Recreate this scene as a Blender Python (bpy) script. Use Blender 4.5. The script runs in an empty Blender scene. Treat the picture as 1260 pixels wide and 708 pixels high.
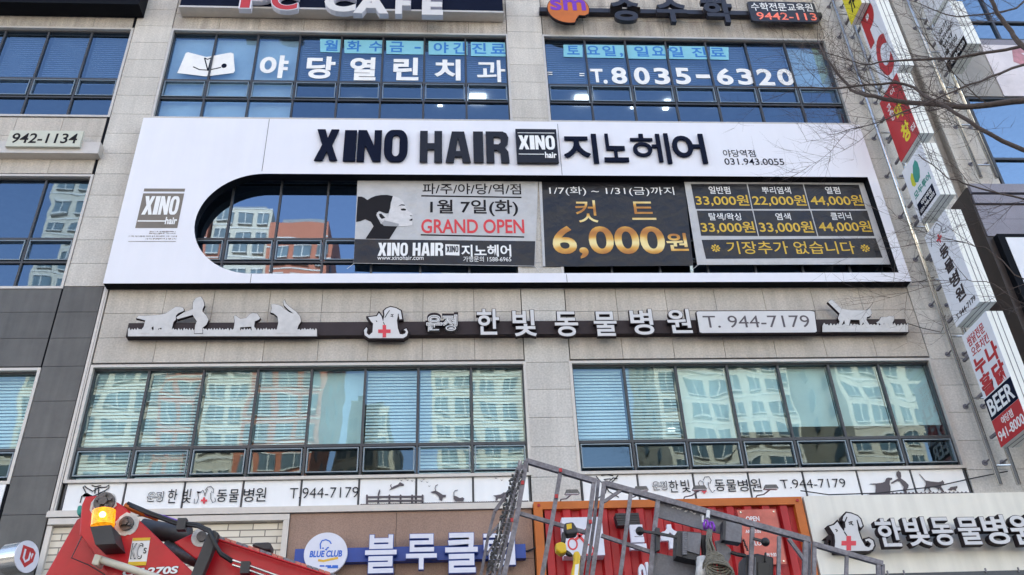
import bpy, math, random
from mathutils import Vector, Matrix
random.seed(7)
SC = bpy.context.scene
COL = SC.collection
R = math.radians

# ------------------------------------------------------------------ camera
YAW, PITCH, ROLL, FOC = R(-4.66961), R(33.0307), R(-2.708603), 1121.415
CAMP = Vector((0.0, -12.5, 1.6))
ROT = Matrix.Rotation(YAW, 3, 'Z') @ Matrix.Rotation(math.pi / 2 + PITCH, 3, 'X') @ Matrix.Rotation(ROLL, 3, 'Z')
cam = bpy.data.cameras.new('camera')
cam.sensor_width = 36.0
cam.lens = FOC / 1260 * 36
cam.clip_start, cam.clip_end = 0.05, 3000
camo = bpy.data.objects.new('camera', cam)
camo.matrix_world = Matrix.Translation(CAMP) @ ROT.to_4x4()
COL.objects.link(camo)
SC.camera = camo

# ------------------------------------------------------------------ light
SUN_EL, SUN_AZ = R(33), R(-14)                    # sun stands behind the building (+Y): facade in shade
w = bpy.data.worlds.new('World'); SC.world = w; w.use_nodes = True
nt = w.node_tree
sky = nt.nodes.new('ShaderNodeTexSky'); sky.sky_type = 'NISHITA'; sky.sun_disc = False
sky.sun_elevation = SUN_EL; sky.sun_rotation = SUN_AZ
sky.air_density = 1.0; sky.dust_density = 0.6; sky.ozone_density = 1.0
bg = nt.nodes['Background']; bg.inputs[1].default_value = 0.12
tint = nt.nodes.new('ShaderNodeMix'); tint.data_type = 'RGBA'; tint.blend_type = 'MULTIPLY'; tint.inputs[0].default_value = 1.0
tint.inputs[7].default_value = (1.13, 1.0, .945, 1)               # the camera's white balance, set for the shade
nt.links.new(sky.outputs[0], tint.inputs[6]); nt.links.new(tint.outputs[2], bg.inputs[0])
sl = bpy.data.lights.new('sun', 'SUN'); sl.energy = 4.0; sl.angle = R(0.5); sl.color = (1.0, 0.93, 0.82)
so = bpy.data.objects.new('sun', sl); COL.objects.link(so)
sd = Vector((math.sin(SUN_AZ) * math.cos(SUN_EL), math.cos(SUN_AZ) * math.cos(SUN_EL), math.sin(SUN_EL)))
so.rotation_euler = sd.to_track_quat('Z', 'Y').to_euler()
so.location = sd * 60
vs = SC.view_settings
vs.view_transform = 'Standard'; vs.look = 'None'; vs.gamma = 1; vs.use_curve_mapping = False
vs.exposure = 2.45

# ------------------------------------------------------------------ survey helpers
def ray(px, py): return ROT @ Vector(((px - 630) / FOC, -(py - 354) / FOC, -1.0))
def PY(px, py, y):                                 # a measured point on the upright plane at depth y
    d = ray(px, py); return CAMP + d * ((y - CAMP.y) / d.y)
def PX(px, py, x):                                 # a measured point on the plane X = x
    d = ray(px, py); return CAMP + d * ((x - CAMP.x) / d.x)
class Crop:                                        # detail survey: local units -> points
    def __init__(s, x0, y0, k): s.a = (x0, y0, k)
    def __call__(s, u, v): return (s.a[0] + u / s.a[2], s.a[1] + v / s.a[2])
    def pts(s, L): return [s(*p) for p in L]
def xz(pts, y): return [(q.x, q.z) for q in (PY(a, b, y) for a, b in pts)]

# ------------------------------------------------------------------ object helpers
def tag(o, label=None, cat=None, group=None, kind=None):
    if label: o['label'] = label
    if cat: o['category'] = cat
    if group: o['group'] = group
    if kind: o['kind'] = kind
    return o
def thing(name, label, cat, loc, group=None):
    o = bpy.data.objects.new(name, None); o.empty_display_size = .2
    o.location = loc; COL.objects.link(o)
    return tag(o, label, cat, group)
def wloc(o):
    v = Vector((0, 0, 0))
    while o is not None: v = v + o.location; o = o.parent
    return v
def link(name, verts, faces, mat, parent=None, smooth=False, label=None):
    me = bpy.data.meshes.new(name)
    if parent is not None: off = wloc(parent)
    else:
        xs = [v[0] for v in verts]; ys = [v[1] for v in verts]; zs = [v[2] for v in verts]
        off = Vector(((min(xs) + max(xs)) / 2, (min(ys) + max(ys)) / 2, min(zs)))
    me.from_pydata([(v[0] - off.x, v[1] - off.y, v[2] - off.z) for v in verts], [], faces)
    mats = mat if isinstance(mat, (list, tuple)) else [mat]
    for m in mats: me.materials.append(m)
    me.update()
    if smooth:
        for p in me.polygons: p.use_smooth = True
    o = bpy.data.objects.new(name, me); COL.objects.link(o)
    if parent is not None: o.parent = parent
    else: o.location = off
    if label: o['label'] = label
    return o
class MB:
    def __init__(s): s.v = []; s.f = []; s.smooth = False
    def _add(s, vs, fs):
        n = len(s.v); s.v += [tuple(v) for v in vs]; s.f += [tuple(i + n for i in f) for f in fs]
    def box(s, x0, x1, y0, y1, z0, z1):
        if x0 > x1: x0, x1 = x1, x0
        if y0 > y1: y0, y1 = y1, y0
        if z0 > z1: z0, z1 = z1, z0
        s._add([(x0,y0,z0),(x1,y0,z0),(x1,y1,z0),(x0,y1,z0),(x0,y0,z1),(x1,y0,z1),(x1,y1,z1),(x0,y1,z1)],
               [(3,2,1,0),(4,5,6,7),(0,1,5,4),(1,2,6,5),(2,3,7,6),(3,0,4,7)]); return s
    def quad(s, *p): s._add(p, [tuple(range(len(p)))]); return s
    def prism(s, pts, off):                        # outline (3D, any winding) pushed along off
        pts = [Vector(p) for p in pts]; off = Vector(off); n = len(pts)
        nrm = Vector((0, 0, 0))
        for i in range(n): nrm += pts[i].cross(pts[(i + 1) % n])
        if nrm.dot(off) > 0: pts.reverse()
        s._add(pts + [p + off for p in pts],
               [tuple(range(n)), tuple(range(2 * n - 1, n - 1, -1))] + [(i, i + n, (i + 1) % n + n, (i + 1) % n) for i in range(n)])
        return s
    def tube(s, path, rad, n=8, cap=True):
        path = [Vector(p) for p in path]; m = len(path)
        rr = rad if isinstance(rad, (list, tuple)) else [rad] * m
        up = None; vs = []; fs = []
        for i, p in enumerate(path):
            t = (path[min(i + 1, m - 1)] - path[max(i - 1, 0)]).normalized()
            if up is None:
                up = Vector((0, 0, 1)) if abs(t.z) < .9 else Vector((0, 1, 0))
            a = (up - t * up.dot(t)).normalized(); b = t.cross(a); up = a
            for k in range(n):
                th = 2 * math.pi * (k + .5) / n
                vs.append(p + (a * math.cos(th) + b * math.sin(th)) * rr[i])
        for i in range(m - 1):
            for k in range(n):
                fs.append((i*n+k, i*n+(k+1)%n, (i+1)*n+(k+1)%n, (i+1)*n+k))
        if cap: fs += [tuple(range(n - 1, -1, -1)), tuple((m-1)*n + k for k in range(n))]
        s._add(vs, fs); return s
    def bar(s, p0, p1, w, d=None, nrm=(0, -1, 0)):  # square tube, w across, d along nrm
        p0, p1 = Vector(p0), Vector(p1); d = d or w
        t = (p1 - p0).normalized(); nrm = Vector(nrm); nrm = (nrm - t * nrm.dot(t)).normalized(); b = t.cross(nrm)
        q = [b*w/2 + nrm*d/2, b*w/2 - nrm*d/2, -b*w/2 - nrm*d/2, -b*w/2 + nrm*d/2]
        s._add([p0 + k for k in q] + [p1 + k for k in q], [(0,1,2,3),(7,6,5,4),(0,4,5,1),(1,5,6,2),(2,6,7,3),(3,7,4,0)]); return s
    def cyl(s, c, axis, r, h, n=24, r2=None):
        c, a = Vector(c), Vector(axis).normalized(); return s.tube([c, c + a * h], [r, r if r2 is None else r2], n)
    def sphere(s, c, r, n=10):
        c = Vector(c); vs = []; fs = []
        for i in range(1, n):
            for k in range(n * 2):
                th, ph = math.pi * i / n, math.pi * k / n
                vs.append(c + Vector((math.sin(th)*math.cos(ph), math.sin(th)*math.sin(ph), math.cos(th))) * r)
        m = n * 2
        for i in range(n - 2):
            for k in range(m): fs.append((i*m+k, (i+1)*m+k, (i+1)*m+(k+1)%m, i*m+(k+1)%m))
        fs += [tuple(range(m)), tuple((n-2)*m + k for k in range(m - 1, -1, -1))]
        s._add(vs, fs); return s
    def build(s, name, mat, parent=None, smooth=False, label=None):
        return link(name, s.v, s.f, mat, parent, smooth, label)

# flat shapes with holes, through a filled 2D curve
class Frame:                                       # unit square -> a rectangle in space; n points to the reader
    def __init__(s, o, u, v, n): s.o, s.u, s.v, s.n = Vector(o), Vector(u), Vector(v), Vector(n)
    def at(s, a, b, c=0): return s.o + s.u * a + s.v * b + s.n * c
    def sub(s, a0, b0, a1, b1): return Frame(s.at(a0, b0), s.u * (a1 - a0), s.v * (b1 - b0), s.n)
    def lift(s, c): return Frame(s.o + s.n * c, s.u, s.v, s.n)
WALL = Frame((0, 0, 0), (1, 0, 0), (0, 0, 1), (0, -1, 0))
def wall(y): return Frame((0, y, 0), (1, 0, 0), (0, 0, 1), (0, -1, 0))
def FR(x0, y0, x1, y1, y):                         # surveyed rectangle on the facade plane y
    mx, my = (x0 + x1) / 2, (y0 + y1) / 2
    a, b = PY(x0, my, y).x, PY(x1, my, y).x
    t, u = PY(mx, y0, y).z, PY(mx, y1, y).z
    return Frame((a, y, u), (b - a, 0, 0), (0, 0, t - u), (0, -1, 0))
TS = bpy.data.scenes.new('scratch')
def FRd(x0, y0, x1, y1, y, dep):                  # same, measured on the front of a raised letter of that depth
    f = FR(x0, y0, x1, y1, y - dep); f.o.y += dep; return f
def curve_mesh(cu):
    o = bpy.data.objects.new('tmp', cu); TS.collection.objects.link(o)
    TS.view_layers[0].update(); dg = TS.view_layers[0].depsgraph
    me = bpy.data.meshes.new_from_object(o.evaluated_get(dg))
    V = [v.co.copy() for v in me.vertices]; F = [tuple(p.vertices) for p in me.polygons]
    bpy.data.objects.remove(o); bpy.data.curves.remove(cu); bpy.data.meshes.remove(me)
    return V, F
def shape_data(splines, offset=0):
    cu = bpy.data.curves.new('tmp', 'CURVE'); cu.dimensions = '2D'; cu.fill_mode = 'BOTH'; cu.offset = offset; cu.extrude = 1.0
    for L in splines:
        sp = cu.splines.new('POLY'); sp.points.add(len(L) - 1)
        for p, q in zip(sp.points, L): p.co = (q[0], q[1], 0, 1)
        sp.use_cyclic_u = True
    return curve_mesh(cu)
_tc = {}
def text_data(s, wgt=0.0, shear=0.0, spacing=1.0):
    k = (s, wgt, shear, spacing)
    if k not in _tc:
        cu = bpy.data.curves.new('tmp', 'FONT'); cu.body = s; cu.offset = wgt; cu.shear = shear; cu.extrude = 1.0
        cu.space_character = spacing; cu.resolution_u = 5
        _tc[k] = curve_mesh(cu)
    return _tc[k]
def place(name, V, F, fr, depth, mat, parent, box=None, label=None):
    if box is None:
        xs = [v.x for v in V]; ys = [v.y for v in V]; box = (min(xs), min(ys), max(xs), max(ys))
    sx, sy = 1 / (box[2] - box[0]), 1 / (box[3] - box[1])
    vs = [fr.at((v.x - box[0]) * sx, (v.y - box[1]) * sy, (v.z + 1) / 2 * depth) for v in V]
    return link(name, vs, F, mat, parent, label=label)
def text(name, s, fr, depth, mat, parent, wgt=0.0, shear=0.0, spacing=1.0, box=None):
    V, F = text_data(s, wgt, shear, spacing); return place(name, V, F, fr, depth, mat, parent, box)
def chan(name, s, fr, depth, face, side, parent, wgt=.02, rim=.03):   # channel letter: dark body, paler face
    V, F = text_data(s, wgt + rim); xs = [v.x for v in V]; ys = [v.y for v in V]
    box = (min(xs), min(ys), max(xs), max(ys))
    o = place(name, V, F, fr, depth, side, parent, box)
    V, F = text_data(s, wgt); place('face', V, F, fr.lift(depth + .001), .006, face, o, box)
    return o
def shape(name, splines, fr, depth, mat, parent, offset=0, label=None):  # splines in the frame's own metres
    V, F = shape_data(splines, offset)
    return link(name, [fr.at(v.x, v.y, (v.z + 1) / 2 * depth) for v in V], F, mat, parent, label=label)
def ring(cx, cz, rx, rz, n=32): return [(cx + rx*math.cos(2*math.pi*i/n), cz + rz*math.sin(2*math.pi*i/n)) for i in range(n)]
def rrect(x0, z0, x1, z1, r, n=6):
    L = []
    for cx, cz, a in ((x1-r, z1-r, 0), (x0+r, z1-r, 90), (x0+r, z0+r, 180), (x1-r, z0+r, 270)):
        for i in range(n + 1):
            t = R(a + 90*i/n); L.append((cx + r*math.cos(t), cz + r*math.sin(t)))
    return L
def stroke(pts, wd):                               # polyline -> ribbon outline
    P = [Vector((a, b)) for a, b in pts]; L, Rr = [], []
    for i, p in enumerate(P):
        t = (P[min(i+1, len(P)-1)] - P[max(i-1, 0)]).normalized(); n = Vector((-t.y, t.x)) * wd / 2
        L.append(tuple(p + n)); Rr.append(tuple(p - n))
    return L + Rr[::-1]
# heavy condensed logo letters in a unit box
LOGO = {
 'X': [[(0,0),(.36,0),(.52,.29),(.66,0),(1,0),(.72,.5),(.98,1),(.64,1),(.51,.72),(.38,1),(.02,1),(.29,.5)]],
 'I': [[(0,0),(1,0),(1,1),(0,1)]],
 'N': [[(0,0),(.31,0),(.31,.52),(.66,0),(1,0),(1,1),(.69,1),(.69,.5),(.36,1),(0,1)]],
 'O': [rrect(0,0,1,1,.36), rrect(.35,.16,.65,.84,.14)],
 'H': [[(0,0),(.35,0),(.35,.4),(.65,.4),(.65,0),(1,0),(1,1),(.65,1),(.65,.6),(.35,.6),(.35,1),(0,1)]],
 'A': [[(0,0),(.33,0),(.37,.18),(.63,.18),(.67,0),(1,0),(.75,1),(.25,1)], [(.41,.36),(.59,.36),(.5,.8)]],
 'R': [[(0,0),(.35,0),(.35,.4),(.48,.4),(.62,.32),(.64,0),(1,0),(.97,.34),(.82,.49),(.96,.6),(1,.8),(.92,.94),(.75,1),(0,1)], [(.35,.58),(.55,.58),(.65,.64),(.65,.78),(.55,.83),(.35,.83)]],
}
LW = {'X': .95, 'I': .42, 'N': .86, 'O': .84, 'H': .88, 'A': .95, 'R': .9}
def logo_letter(name, ch, fr, depth, mat, parent):
    V, F = shape_data(LOGO[ch]); return place(name, V, F, fr, depth, mat, parent, (0, 0, 1, 1))
def logo_word(name, word, fr, depth, mat, parent, gap=.09):       # one mesh
    tot = sum(.45 if c == ' ' else LW[c] + gap for c in word) - gap; x = 0; vs, fs = [], []
    for c in word:
        if c == ' ': x += .45; continue
        V, F = shape_data(LOGO[c]); n = len(vs)
        vs += [fr.at((x + v.x * LW[c]) / tot, v.y, (v.z + 1) / 2 * depth) for v in V]
        fs += [tuple(i + n for i in f) for f in F]; x += LW[c] + gap
    return link(name, vs, fs, mat, parent)

# ------------------------------------------------------------------ materials
M = {}
def node(nt, t, **kw):
    n = nt.nodes.new(t)
    for k, v in kw.items(): setattr(n, k, v)
    return n
def pbr(name, col, rough=.6, metal=0.0, var=.06, scale=6.0, bump=0.0, bscale=80.0, spec=.5, island=0.0, speck=0.0, sscale=220.0, streak=0.0, emit=0.0):
    m = bpy.data.materials.new(name); m.use_nodes = True; t = m.node_tree; b = t.nodes['Principled BSDF']
    b.inputs['Roughness'].default_value = rough; b.inputs['Metallic'].default_value = metal
    b.inputs['Specular IOR Level'].default_value = spec
    tc = node(t, 'ShaderNodeNewGeometry')
    ns = node(t, 'ShaderNodeTexNoise'); ns.inputs['Scale'].default_value = scale; ns.inputs['Detail'].default_value = 6; ns.inputs['Roughness'].default_value = .65
    t.links.new(tc.outputs['Position'], ns.inputs['Vector'])
    mr = node(t, 'ShaderNodeMapRange'); mr.inputs[1].default_value = .3; mr.inputs[2].default_value = .7
    mr.inputs[3].default_value = 1 - var; mr.inputs[4].default_value = 1 + var
    t.links.new(ns.outputs[0], mr.inputs[0]); f = mr.outputs[0]
    def mul(a, bsock):
        x = node(t, 'ShaderNodeMath', operation='MULTIPLY'); t.links.new(a, x.inputs[0]); t.links.new(bsock, x.inputs[1]); return x.outputs[0]
    def rng(sock, lo, hi, a=0.0, c=1.0):
        x = node(t, 'ShaderNodeMapRange'); x.inputs[1].default_value = a; x.inputs[2].default_value = c
        x.inputs[3].default_value = lo; x.inputs[4].default_value = hi; t.links.new(sock, x.inputs[0]); return x.outputs[0]
    if island: f = mul(f, rng(tc.outputs['Random Per Island'], 1 - island, 1 + island))
    if speck:
        sn = node(t, 'ShaderNodeTexNoise'); sn.inputs['Scale'].default_value = sscale; sn.inputs['Detail'].default_value = 3
        t.links.new(tc.outputs['Position'], sn.inputs['Vector']); f = mul(f, rng(sn.outputs[0], 1 - speck, 1 + speck, .35, .65))
    if streak:                                     # rain streaks: noise stretched down the wall
        mp = node(t, 'ShaderNodeMapping'); mp.inputs['Scale'].default_value = (7, 7, .5); t.links.new(tc.outputs['Position'], mp.inputs[0])
        sn = node(t, 'ShaderNodeTexNoise'); sn.inputs['Scale'].default_value = 1.0; sn.inputs['Detail'].default_value = 5
        t.links.new(mp.outputs[0], sn.inputs['Vector']); f = mul(f, rng(sn.outputs[0], 1 - streak, 1 + streak * .4, .3, .7))
    vm = node(t, 'ShaderNodeVectorMath', operation='SCALE'); vm.inputs[0].default_value = col; t.links.new(f, vm.inputs['Scale'])
    t.links.new(vm.outputs[0], b.inputs['Base Color'])
    if bump:
        bn = node(t, 'ShaderNodeTexNoise'); bn.inputs['Scale'].default_value = bscale; bn.inputs['Detail'].default_value = 4
        t.links.new(tc.outputs['Position'], bn.inputs['Vector'])
        bu = node(t, 'ShaderNodeBump'); bu.inputs['Strength'].default_value = 1.0; bu.inputs['Distance'].default_value = bump
        t.links.new(bn.outputs[0], bu.inputs['Height']); t.links.new(bu.outputs[0], b.inputs['Normal'])
    if emit:
        t.links.new(vm.outputs[0], b.inputs['Emission Color']); b.inputs['Emission Strength'].default_value = emit
    M[name] = m; return m
def glass(name, tint, refl, gcol, wave=.006, wscale=1.3, base=.3):
    m = bpy.data.materials.new(name); m.use_nodes = True; t = m.node_tree; t.nodes.clear()
    out = node(t, 'ShaderNodeOutputMaterial'); mix = node(t, 'ShaderNodeMixShader')
    tr = node(t, 'ShaderNodeBsdfTransparent'); tr.inputs[0].default_value = (*tint, 1)
    gl = node(t, 'ShaderNodeBsdfGlossy'); gl.inputs[0].default_value = (*gcol, 1); gl.inputs['Roughness'].default_value = .012
    g = node(t, 'ShaderNodeNewGeometry')
    ad = node(t, 'ShaderNodeVectorMath', operation='ADD'); sc = node(t, 'ShaderNodeMath', operation='MULTIPLY'); sc.inputs[1].default_value = 37.0
    t.links.new(g.outputs['Random Per Island'], sc.inputs[0]); t.links.new(g.outputs['Position'], ad.inputs[0]); t.links.new(sc.outputs[0], ad.inputs[1])
    ns = node(t, 'ShaderNodeTexNoise'); ns.inputs['Scale'].default_value = wscale; ns.inputs['Detail'].default_value = 1.5; ns.inputs['Roughness'].default_value = .35
    t.links.new(ad.outputs[0], ns.inputs['Vector'])
    bu = node(t, 'ShaderNodeBump'); bu.inputs['Strength'].default_value = 1.0; bu.inputs['Distance'].default_value = wave
    t.links.new(ns.outputs[0], bu.inputs['Height']); t.links.new(bu.outputs[0], gl.inputs['Normal'])
    lw = node(t, 'ShaderNodeLayerWeight'); lw.inputs['Blend'].default_value = .5
    pw = node(t, 'ShaderNodeMath', operation='POWER'); pw.inputs[1].default_value = 4.0; t.links.new(lw.outputs['Facing'], pw.inputs[0])
    mr = node(t, 'ShaderNodeMapRange'); mr.inputs[3].default_value = refl; mr.inputs[4].default_value = .95; t.links.new(pw.outputs[0], mr.inputs[0])
    t.links.new(mr.outputs[0], mix.inputs[0]); t.links.new(tr.outputs[0], mix.inputs[1]); t.links.new(gl.outputs[0], mix.inputs[2])
    t.links.new(mix.outputs[0], out.inputs[0]); M[name] = m; return m
def brickmat(name, col, mortar, bw, bh, gap=.02, rough=.7, var=.06):
    m = pbr(name, col, rough, var=var, scale=3); t = m.node_tree; b = t.nodes['Principled BSDF']
    g = [n for n in t.nodes if n.type == 'NEW_GEOMETRY'][0]
    sp = node(t, 'ShaderNodeSeparateXYZ'); cb = node(t, 'ShaderNodeCombineXYZ'); t.links.new(g.outputs['Position'], sp.inputs[0])
    t.links.new(sp.outputs[0], cb.inputs[0]); t.links.new(sp.outputs[2], cb.inputs[1])
    br = node(t, 'ShaderNodeTexBrick'); br.inputs['Scale'].default_value = 1; br.inputs['Brick Width'].default_value = bw
    br.inputs['Row Height'].default_value = bh; br.inputs['Mortar Size'].default_value = gap; br.inputs['Mortar Smooth'].default_value = .2
    br.inputs['Color1'].default_value = (*[c * .9 for c in col], 1); br.inputs['Color2'].default_value = (*[min(1, c * 1.08) for c in col], 1)
    br.inputs['Mortar'].default_value = (*mortar, 1); t.links.new(cb.outputs[0], br.inputs['Vector'])
    vm = b.inputs['Base Color'].links[0].from_node
    mx = node(t, 'ShaderNodeVectorMath', operation='SCALE'); t.links.new(br.outputs[0], mx.inputs[0])
    t.links.new(vm.inputs['Scale'].links[0].from_socket, mx.inputs['Scale']); t.links.new(mx.outputs[0], b.inputs['Base Color'])
    bu = node(t, 'ShaderNodeBump'); bu.inputs['Distance'].default_value = .006; bu.invert = True
    t.links.new(br.outputs['Fac'], bu.inputs['Height']); t.links.new(bu.outputs[0], b.inputs['Normal']); return m

pbr('granite', (.545, .515, .473), .75, var=.08, scale=1.3, bump=.0015, bscale=160, island=.05, speck=.115, sscale=34, streak=.12)
pbr('granite_shade_dirt', (.49, .447, .396), .75, var=.09, scale=1.3, bump=.0015, bscale=160, island=.05, speck=.115, sscale=34, streak=.16)  # same granite, with dirt and the signboard's shadow mixed into the tan colour
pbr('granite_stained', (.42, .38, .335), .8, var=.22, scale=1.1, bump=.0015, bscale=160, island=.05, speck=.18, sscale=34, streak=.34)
pbr('granite_dark', (.095, .092, .088), .42, var=.2, scale=2.2, bump=.0006, island=.10, speck=.10, streak=.25)
pbr('joint', (.10, .095, .09), .9)
pbr('concrete', (.32, .31, .30), .85, var=.12, scale=2, bump=.002, streak=.15)
pbr('alu', (.52, .49, .455), .45, .35, var=.06, scale=9)
pbr('alu_dark', (.05, .053, .06), .4, .3)
pbr('sash_alu', (.20, .25, .29), .35, .4)
pbr('white_panel', (.735, .74, .80), .35, var=.02, scale=.9, speck=.01, streak=.02)
pbr('white_film', (.82, .82, .82), .35, var=.03, scale=2, streak=.04)
pbr('black_metal', (.007, .008, .011), .6, spec=.06)
pbr('navy', (.006, .009, .024), .6, var=.12, scale=3, spec=.06)
pbr('navy_gloss', (.014, .013, .017), .18, var=.1, scale=3, spec=.25)
pbr('logo_brown', (.17, .145, .12), .5, var=.1, scale=5)
pbr('print_dark', (.018, .017, .02), .6, spec=.08)
pbr('print_brown', (.085, .07, .08), .6)
pbr('print_grey', (.46, .46, .47), .34, var=.10, scale=4, bump=.05, bscale=3.2)
pbr('banner_black', (.014, .014, .018), .33, var=.25, scale=3, bump=.05, bscale=3.2, spec=.4)
pbr('print_white', (.78, .78, .78), .5)
pbr('print_red', (.60, .035, .045), .5)
pbr('print_gold', (.66, .36, .06), .45, var=.1, scale=9)
pbr('print_yellow', (.62, .40, .03), .5)
pbr('skin_light', (.58, .57, .58), .5, var=.12, scale=12)
pbr('skin_mid', (.30, .30, .31), .5)
pbr('letter_face', (.60, .59, .59), .5, var=.04)
pbr('letter_side', (.028, .021, .024), .55, spec=.1)
pbr('steel_plate', (.52, .51, .50), .5, .2, var=.10, scale=8)
pbr('bar_brown', (.045, .035, .038), .6, var=.1, spec=.15)
pbr('sticker_white', (.80, .80, .80), .5)
pbr('sticker_aqua', (.20, .50, .62), .5, var=.05)
pbr('sticker_blue', (.02, .17, .52), .5)
pbr('red_cross', (.62, .04, .06), .5)
pbr('blind_white', (.86, .89, .87), .6, var=.04)
pbr('blind_grey', (.22, .25, .30), .6, var=.1)
pbr('roller', (.70, .78, .77), .8, var=.08, scale=2)
pbr('interior', (.13, .17, .19), .9)
pbr('ceiling', (.45, .46, .47), .9)
pbr('ceiling_lamp', (1, .98, .92), .5, emit=1.1)
pbr('shop_brown', (.30, .19, .14), .65, var=.10, scale=1.5, speck=.14, sscale=60, streak=.08, bump=.001)
pbr('blue_bar', (.008, .05, .30), .4, var=.08)
pbr('logo_blue', (.015, .12, .55), .5)
pbr('logo_gold', (.70, .42, .05), .5)
pbr('letter_white', (.66, .66, .74), .45, var=.04)
pbr('container_red', (.40, .008, .012), .5, var=.14, scale=3, streak=.2)
pbr('container_orange', (.50, .125, .012), .55, var=.1, scale=4)
pbr('cream_panel', (.78, .75, .67), .6, var=.04, scale=1.2, streak=.10, speck=.03)
pbr('wood', (.34, .19, .09), .6, var=.15, scale=6, streak=.2)
pbr('open_red', (.52, .12, .09), .3, var=.25, scale=5)
pbr('lift_red', (.52, .008, .016), .32, var=.14, scale=5, streak=.14)
pbr('lift_dark', (.03, .03, .032), .5, var=.2)
pbr('grease_white', (.62, .60, .57), .5, var=.25, scale=30)
pbr('pin_steel', (.11, .105, .105), .45, .5, var=.4, scale=40)
pbr('amber', (.95, .36, .01), .2, emit=.16, var=.4, scale=40)
pbr('hose', (.012, .012, .013), .45)
pbr('ivory', (.60, .56, .46), .5, var=.1)
pbr('steel_grey', (.175, .165, .185), .5, .2, var=.28, scale=14, speck=.2, sscale=60)
pbr('sheet_grey', (.15, .15, .17), .5, .2, var=.18, scale=9, speck=.1, sscale=90)
pbr('box_dark', (.028, .028, .033), .5, var=.2)
pbr('sign_black', (.022, .022, .032), .35, spec=.4)
pbr('rope', (.17, .155, .12), .9, var=.4, scale=60, bump=.003, bscale=200)
pbr('tool_yellow', (.70, .45, .01), .4, var=.1)
pbr('purple', (.22, .05, .42), .3, .5)
pbr('chrome', (.62, .60, .56), .22, .85)
pbr('blade_white', (.72, .73, .77), .42, var=.03)
pbr('blade_edge', (.78, .79, .74), .45, var=.04, scale=3)
pbr('number_face', (.52, .53, .45), .5, var=.05)
pbr('blade_yellow', (.72, .62, .02), .45)
pbr('blade_red', (.45, .02, .025), .45, var=.06)
pbr('green_leaf', (.02, .25, .20), .45, var=.2, scale=5)
pbr('lime_leaf', (.55, .55, .03), .45)
pbr('bark', (.085, .065, .058), .9, var=.3, scale=25, bump=.004, bscale=60)
pbr('brown_clad', (.038, .028, .026), .5, var=.2, scale=3, streak=.2)
pbr('mauve_panel', (.22, .21, .25), .55, var=.1, scale=2.5, speck=.1, sscale=90)
pbr('gap_wall', (.34, .315, .285), .85, var=.12, streak=.2)
pbr('poster_pink', (.66, .61, .63), .4, var=.14, scale=2)
pbr('poster_rose', (.45, .20, .22), .4, var=.3, scale=6)
pbr('apt_cream', (.37, .34, .28), .8, var=.05, scale=.2)
pbr('apt_orange', (.30, .095, .05), .8, var=.05, scale=.2)
pbr('apt_grey', (.16, .17, .18), .8, var=.05, scale=.2)
pbr('apt_glass', (.05, .08, .10), .5, spec=.15, var=.5, scale=.25)
pbr('apt_trim', (.42, .41, .38), .7)
pbr('asphalt', (.05, .05, .052), .9, var=.15, scale=3, bump=.004, bscale=120)
pbr('paving', (.28, .27, .25), .85, var=.1, scale=3)
pbr('ground_earth', (.20, .19, .17), .9, var=.15, scale=.1)
pbr('tyre', (.02, .02, .02), .8)
brickmat('brick_cream', (.72, .65, .54), (.22, .19, .16), .34, .095, .008)
glass('glass_blue', (.58, .70, .80), .18, (.50, .72, 1.0), wave=.004, wscale=1.0)
glass('glass_clear', (.70, .84, .845), .115, (.70, .90, .98), wave=.0045, wscale=1.1)
glass('glass_salon', (.5, .6, .7), .28, (.54, .74, 1.0), wave=.0018, wscale=1.0)
glass('glass_bright', (.5, .62, .72), .42, (.60, .78, .93), wave=.003)
glass('glass_shop', (.3, .33, .34), .2, (.9, .95, 1.0), wave=.004)

def gold():                                        # printed metallic gradient, bands across the glyph height
    t = M['print_gold'].node_tree; b = t.nodes['Principled BSDF']; g = [n for n in t.nodes if n.type == 'NEW_GEOMETRY'][0]
    sp = node(t, 'ShaderNodeSeparateXYZ'); t.links.new(g.outputs['Position'], sp.inputs[0])
    ns = node(t, 'ShaderNodeTexNoise'); ns.inputs['Scale'].default_value = 3; t.links.new(g.outputs['Position'], ns.inputs['Vector'])
    a = node(t, 'ShaderNodeMath', operation='MULTIPLY_ADD'); a.inputs[1].default_value = .25; t.links.new(ns.outputs[0], a.inputs[0]); t.links.new(sp.outputs[2], a.inputs[2])
    m = node(t, 'ShaderNodeMath', operation='MULTIPLY'); m.inputs[1].default_value = 13; t.links.new(a.outputs[0], m.inputs[0])
    s = node(t, 'ShaderNodeMath', operation='SINE'); t.links.new(m.outputs[0], s.inputs[0])
    r = node(t, 'ShaderNodeMapRange'); r.inputs[1].default_value = -1; t.links.new(s.outputs[0], r.inputs[0])
    c = node(t, 'ShaderNodeValToRGB'); e = c.color_ramp.elements
    e[0].color = (.40, .15, .02, 1); e[1].color = (.80, .66, .30, 1); k = c.color_ramp.elements.new(.55); k.color = (.64, .34, .05, 1)
    t.links.new(r.outputs[0], c.inputs[0]); t.links.new(c.outputs[0], b.inputs['Base Color'])
gold()

# ================================================================== SETTING: ground
def slab(name, x0, x1, y0, y1, z0, z1, mat):
    o = MB().box(x0, x1, y0, y1, z0, z1).build(name, M[mat]); return tag(o, kind='structure')
slab('ground', -900, 900, -900, 900, -.5, -.16, 'ground_earth')
slab('road', -300, 300, -26, -5.0, -.16, -.12, 'asphalt')
slab('pavement', -300, 300, -4.8, 13, -.16, 0, 'paving')
slab('kerb', -300, 300, -5.0, -4.8, -.16, .01, 'concrete')
tag(MB().box(-300, 300, -15.4, -15.25, -.12, -.116).build('road_marking', M['print_white']), kind='structure')

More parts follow.
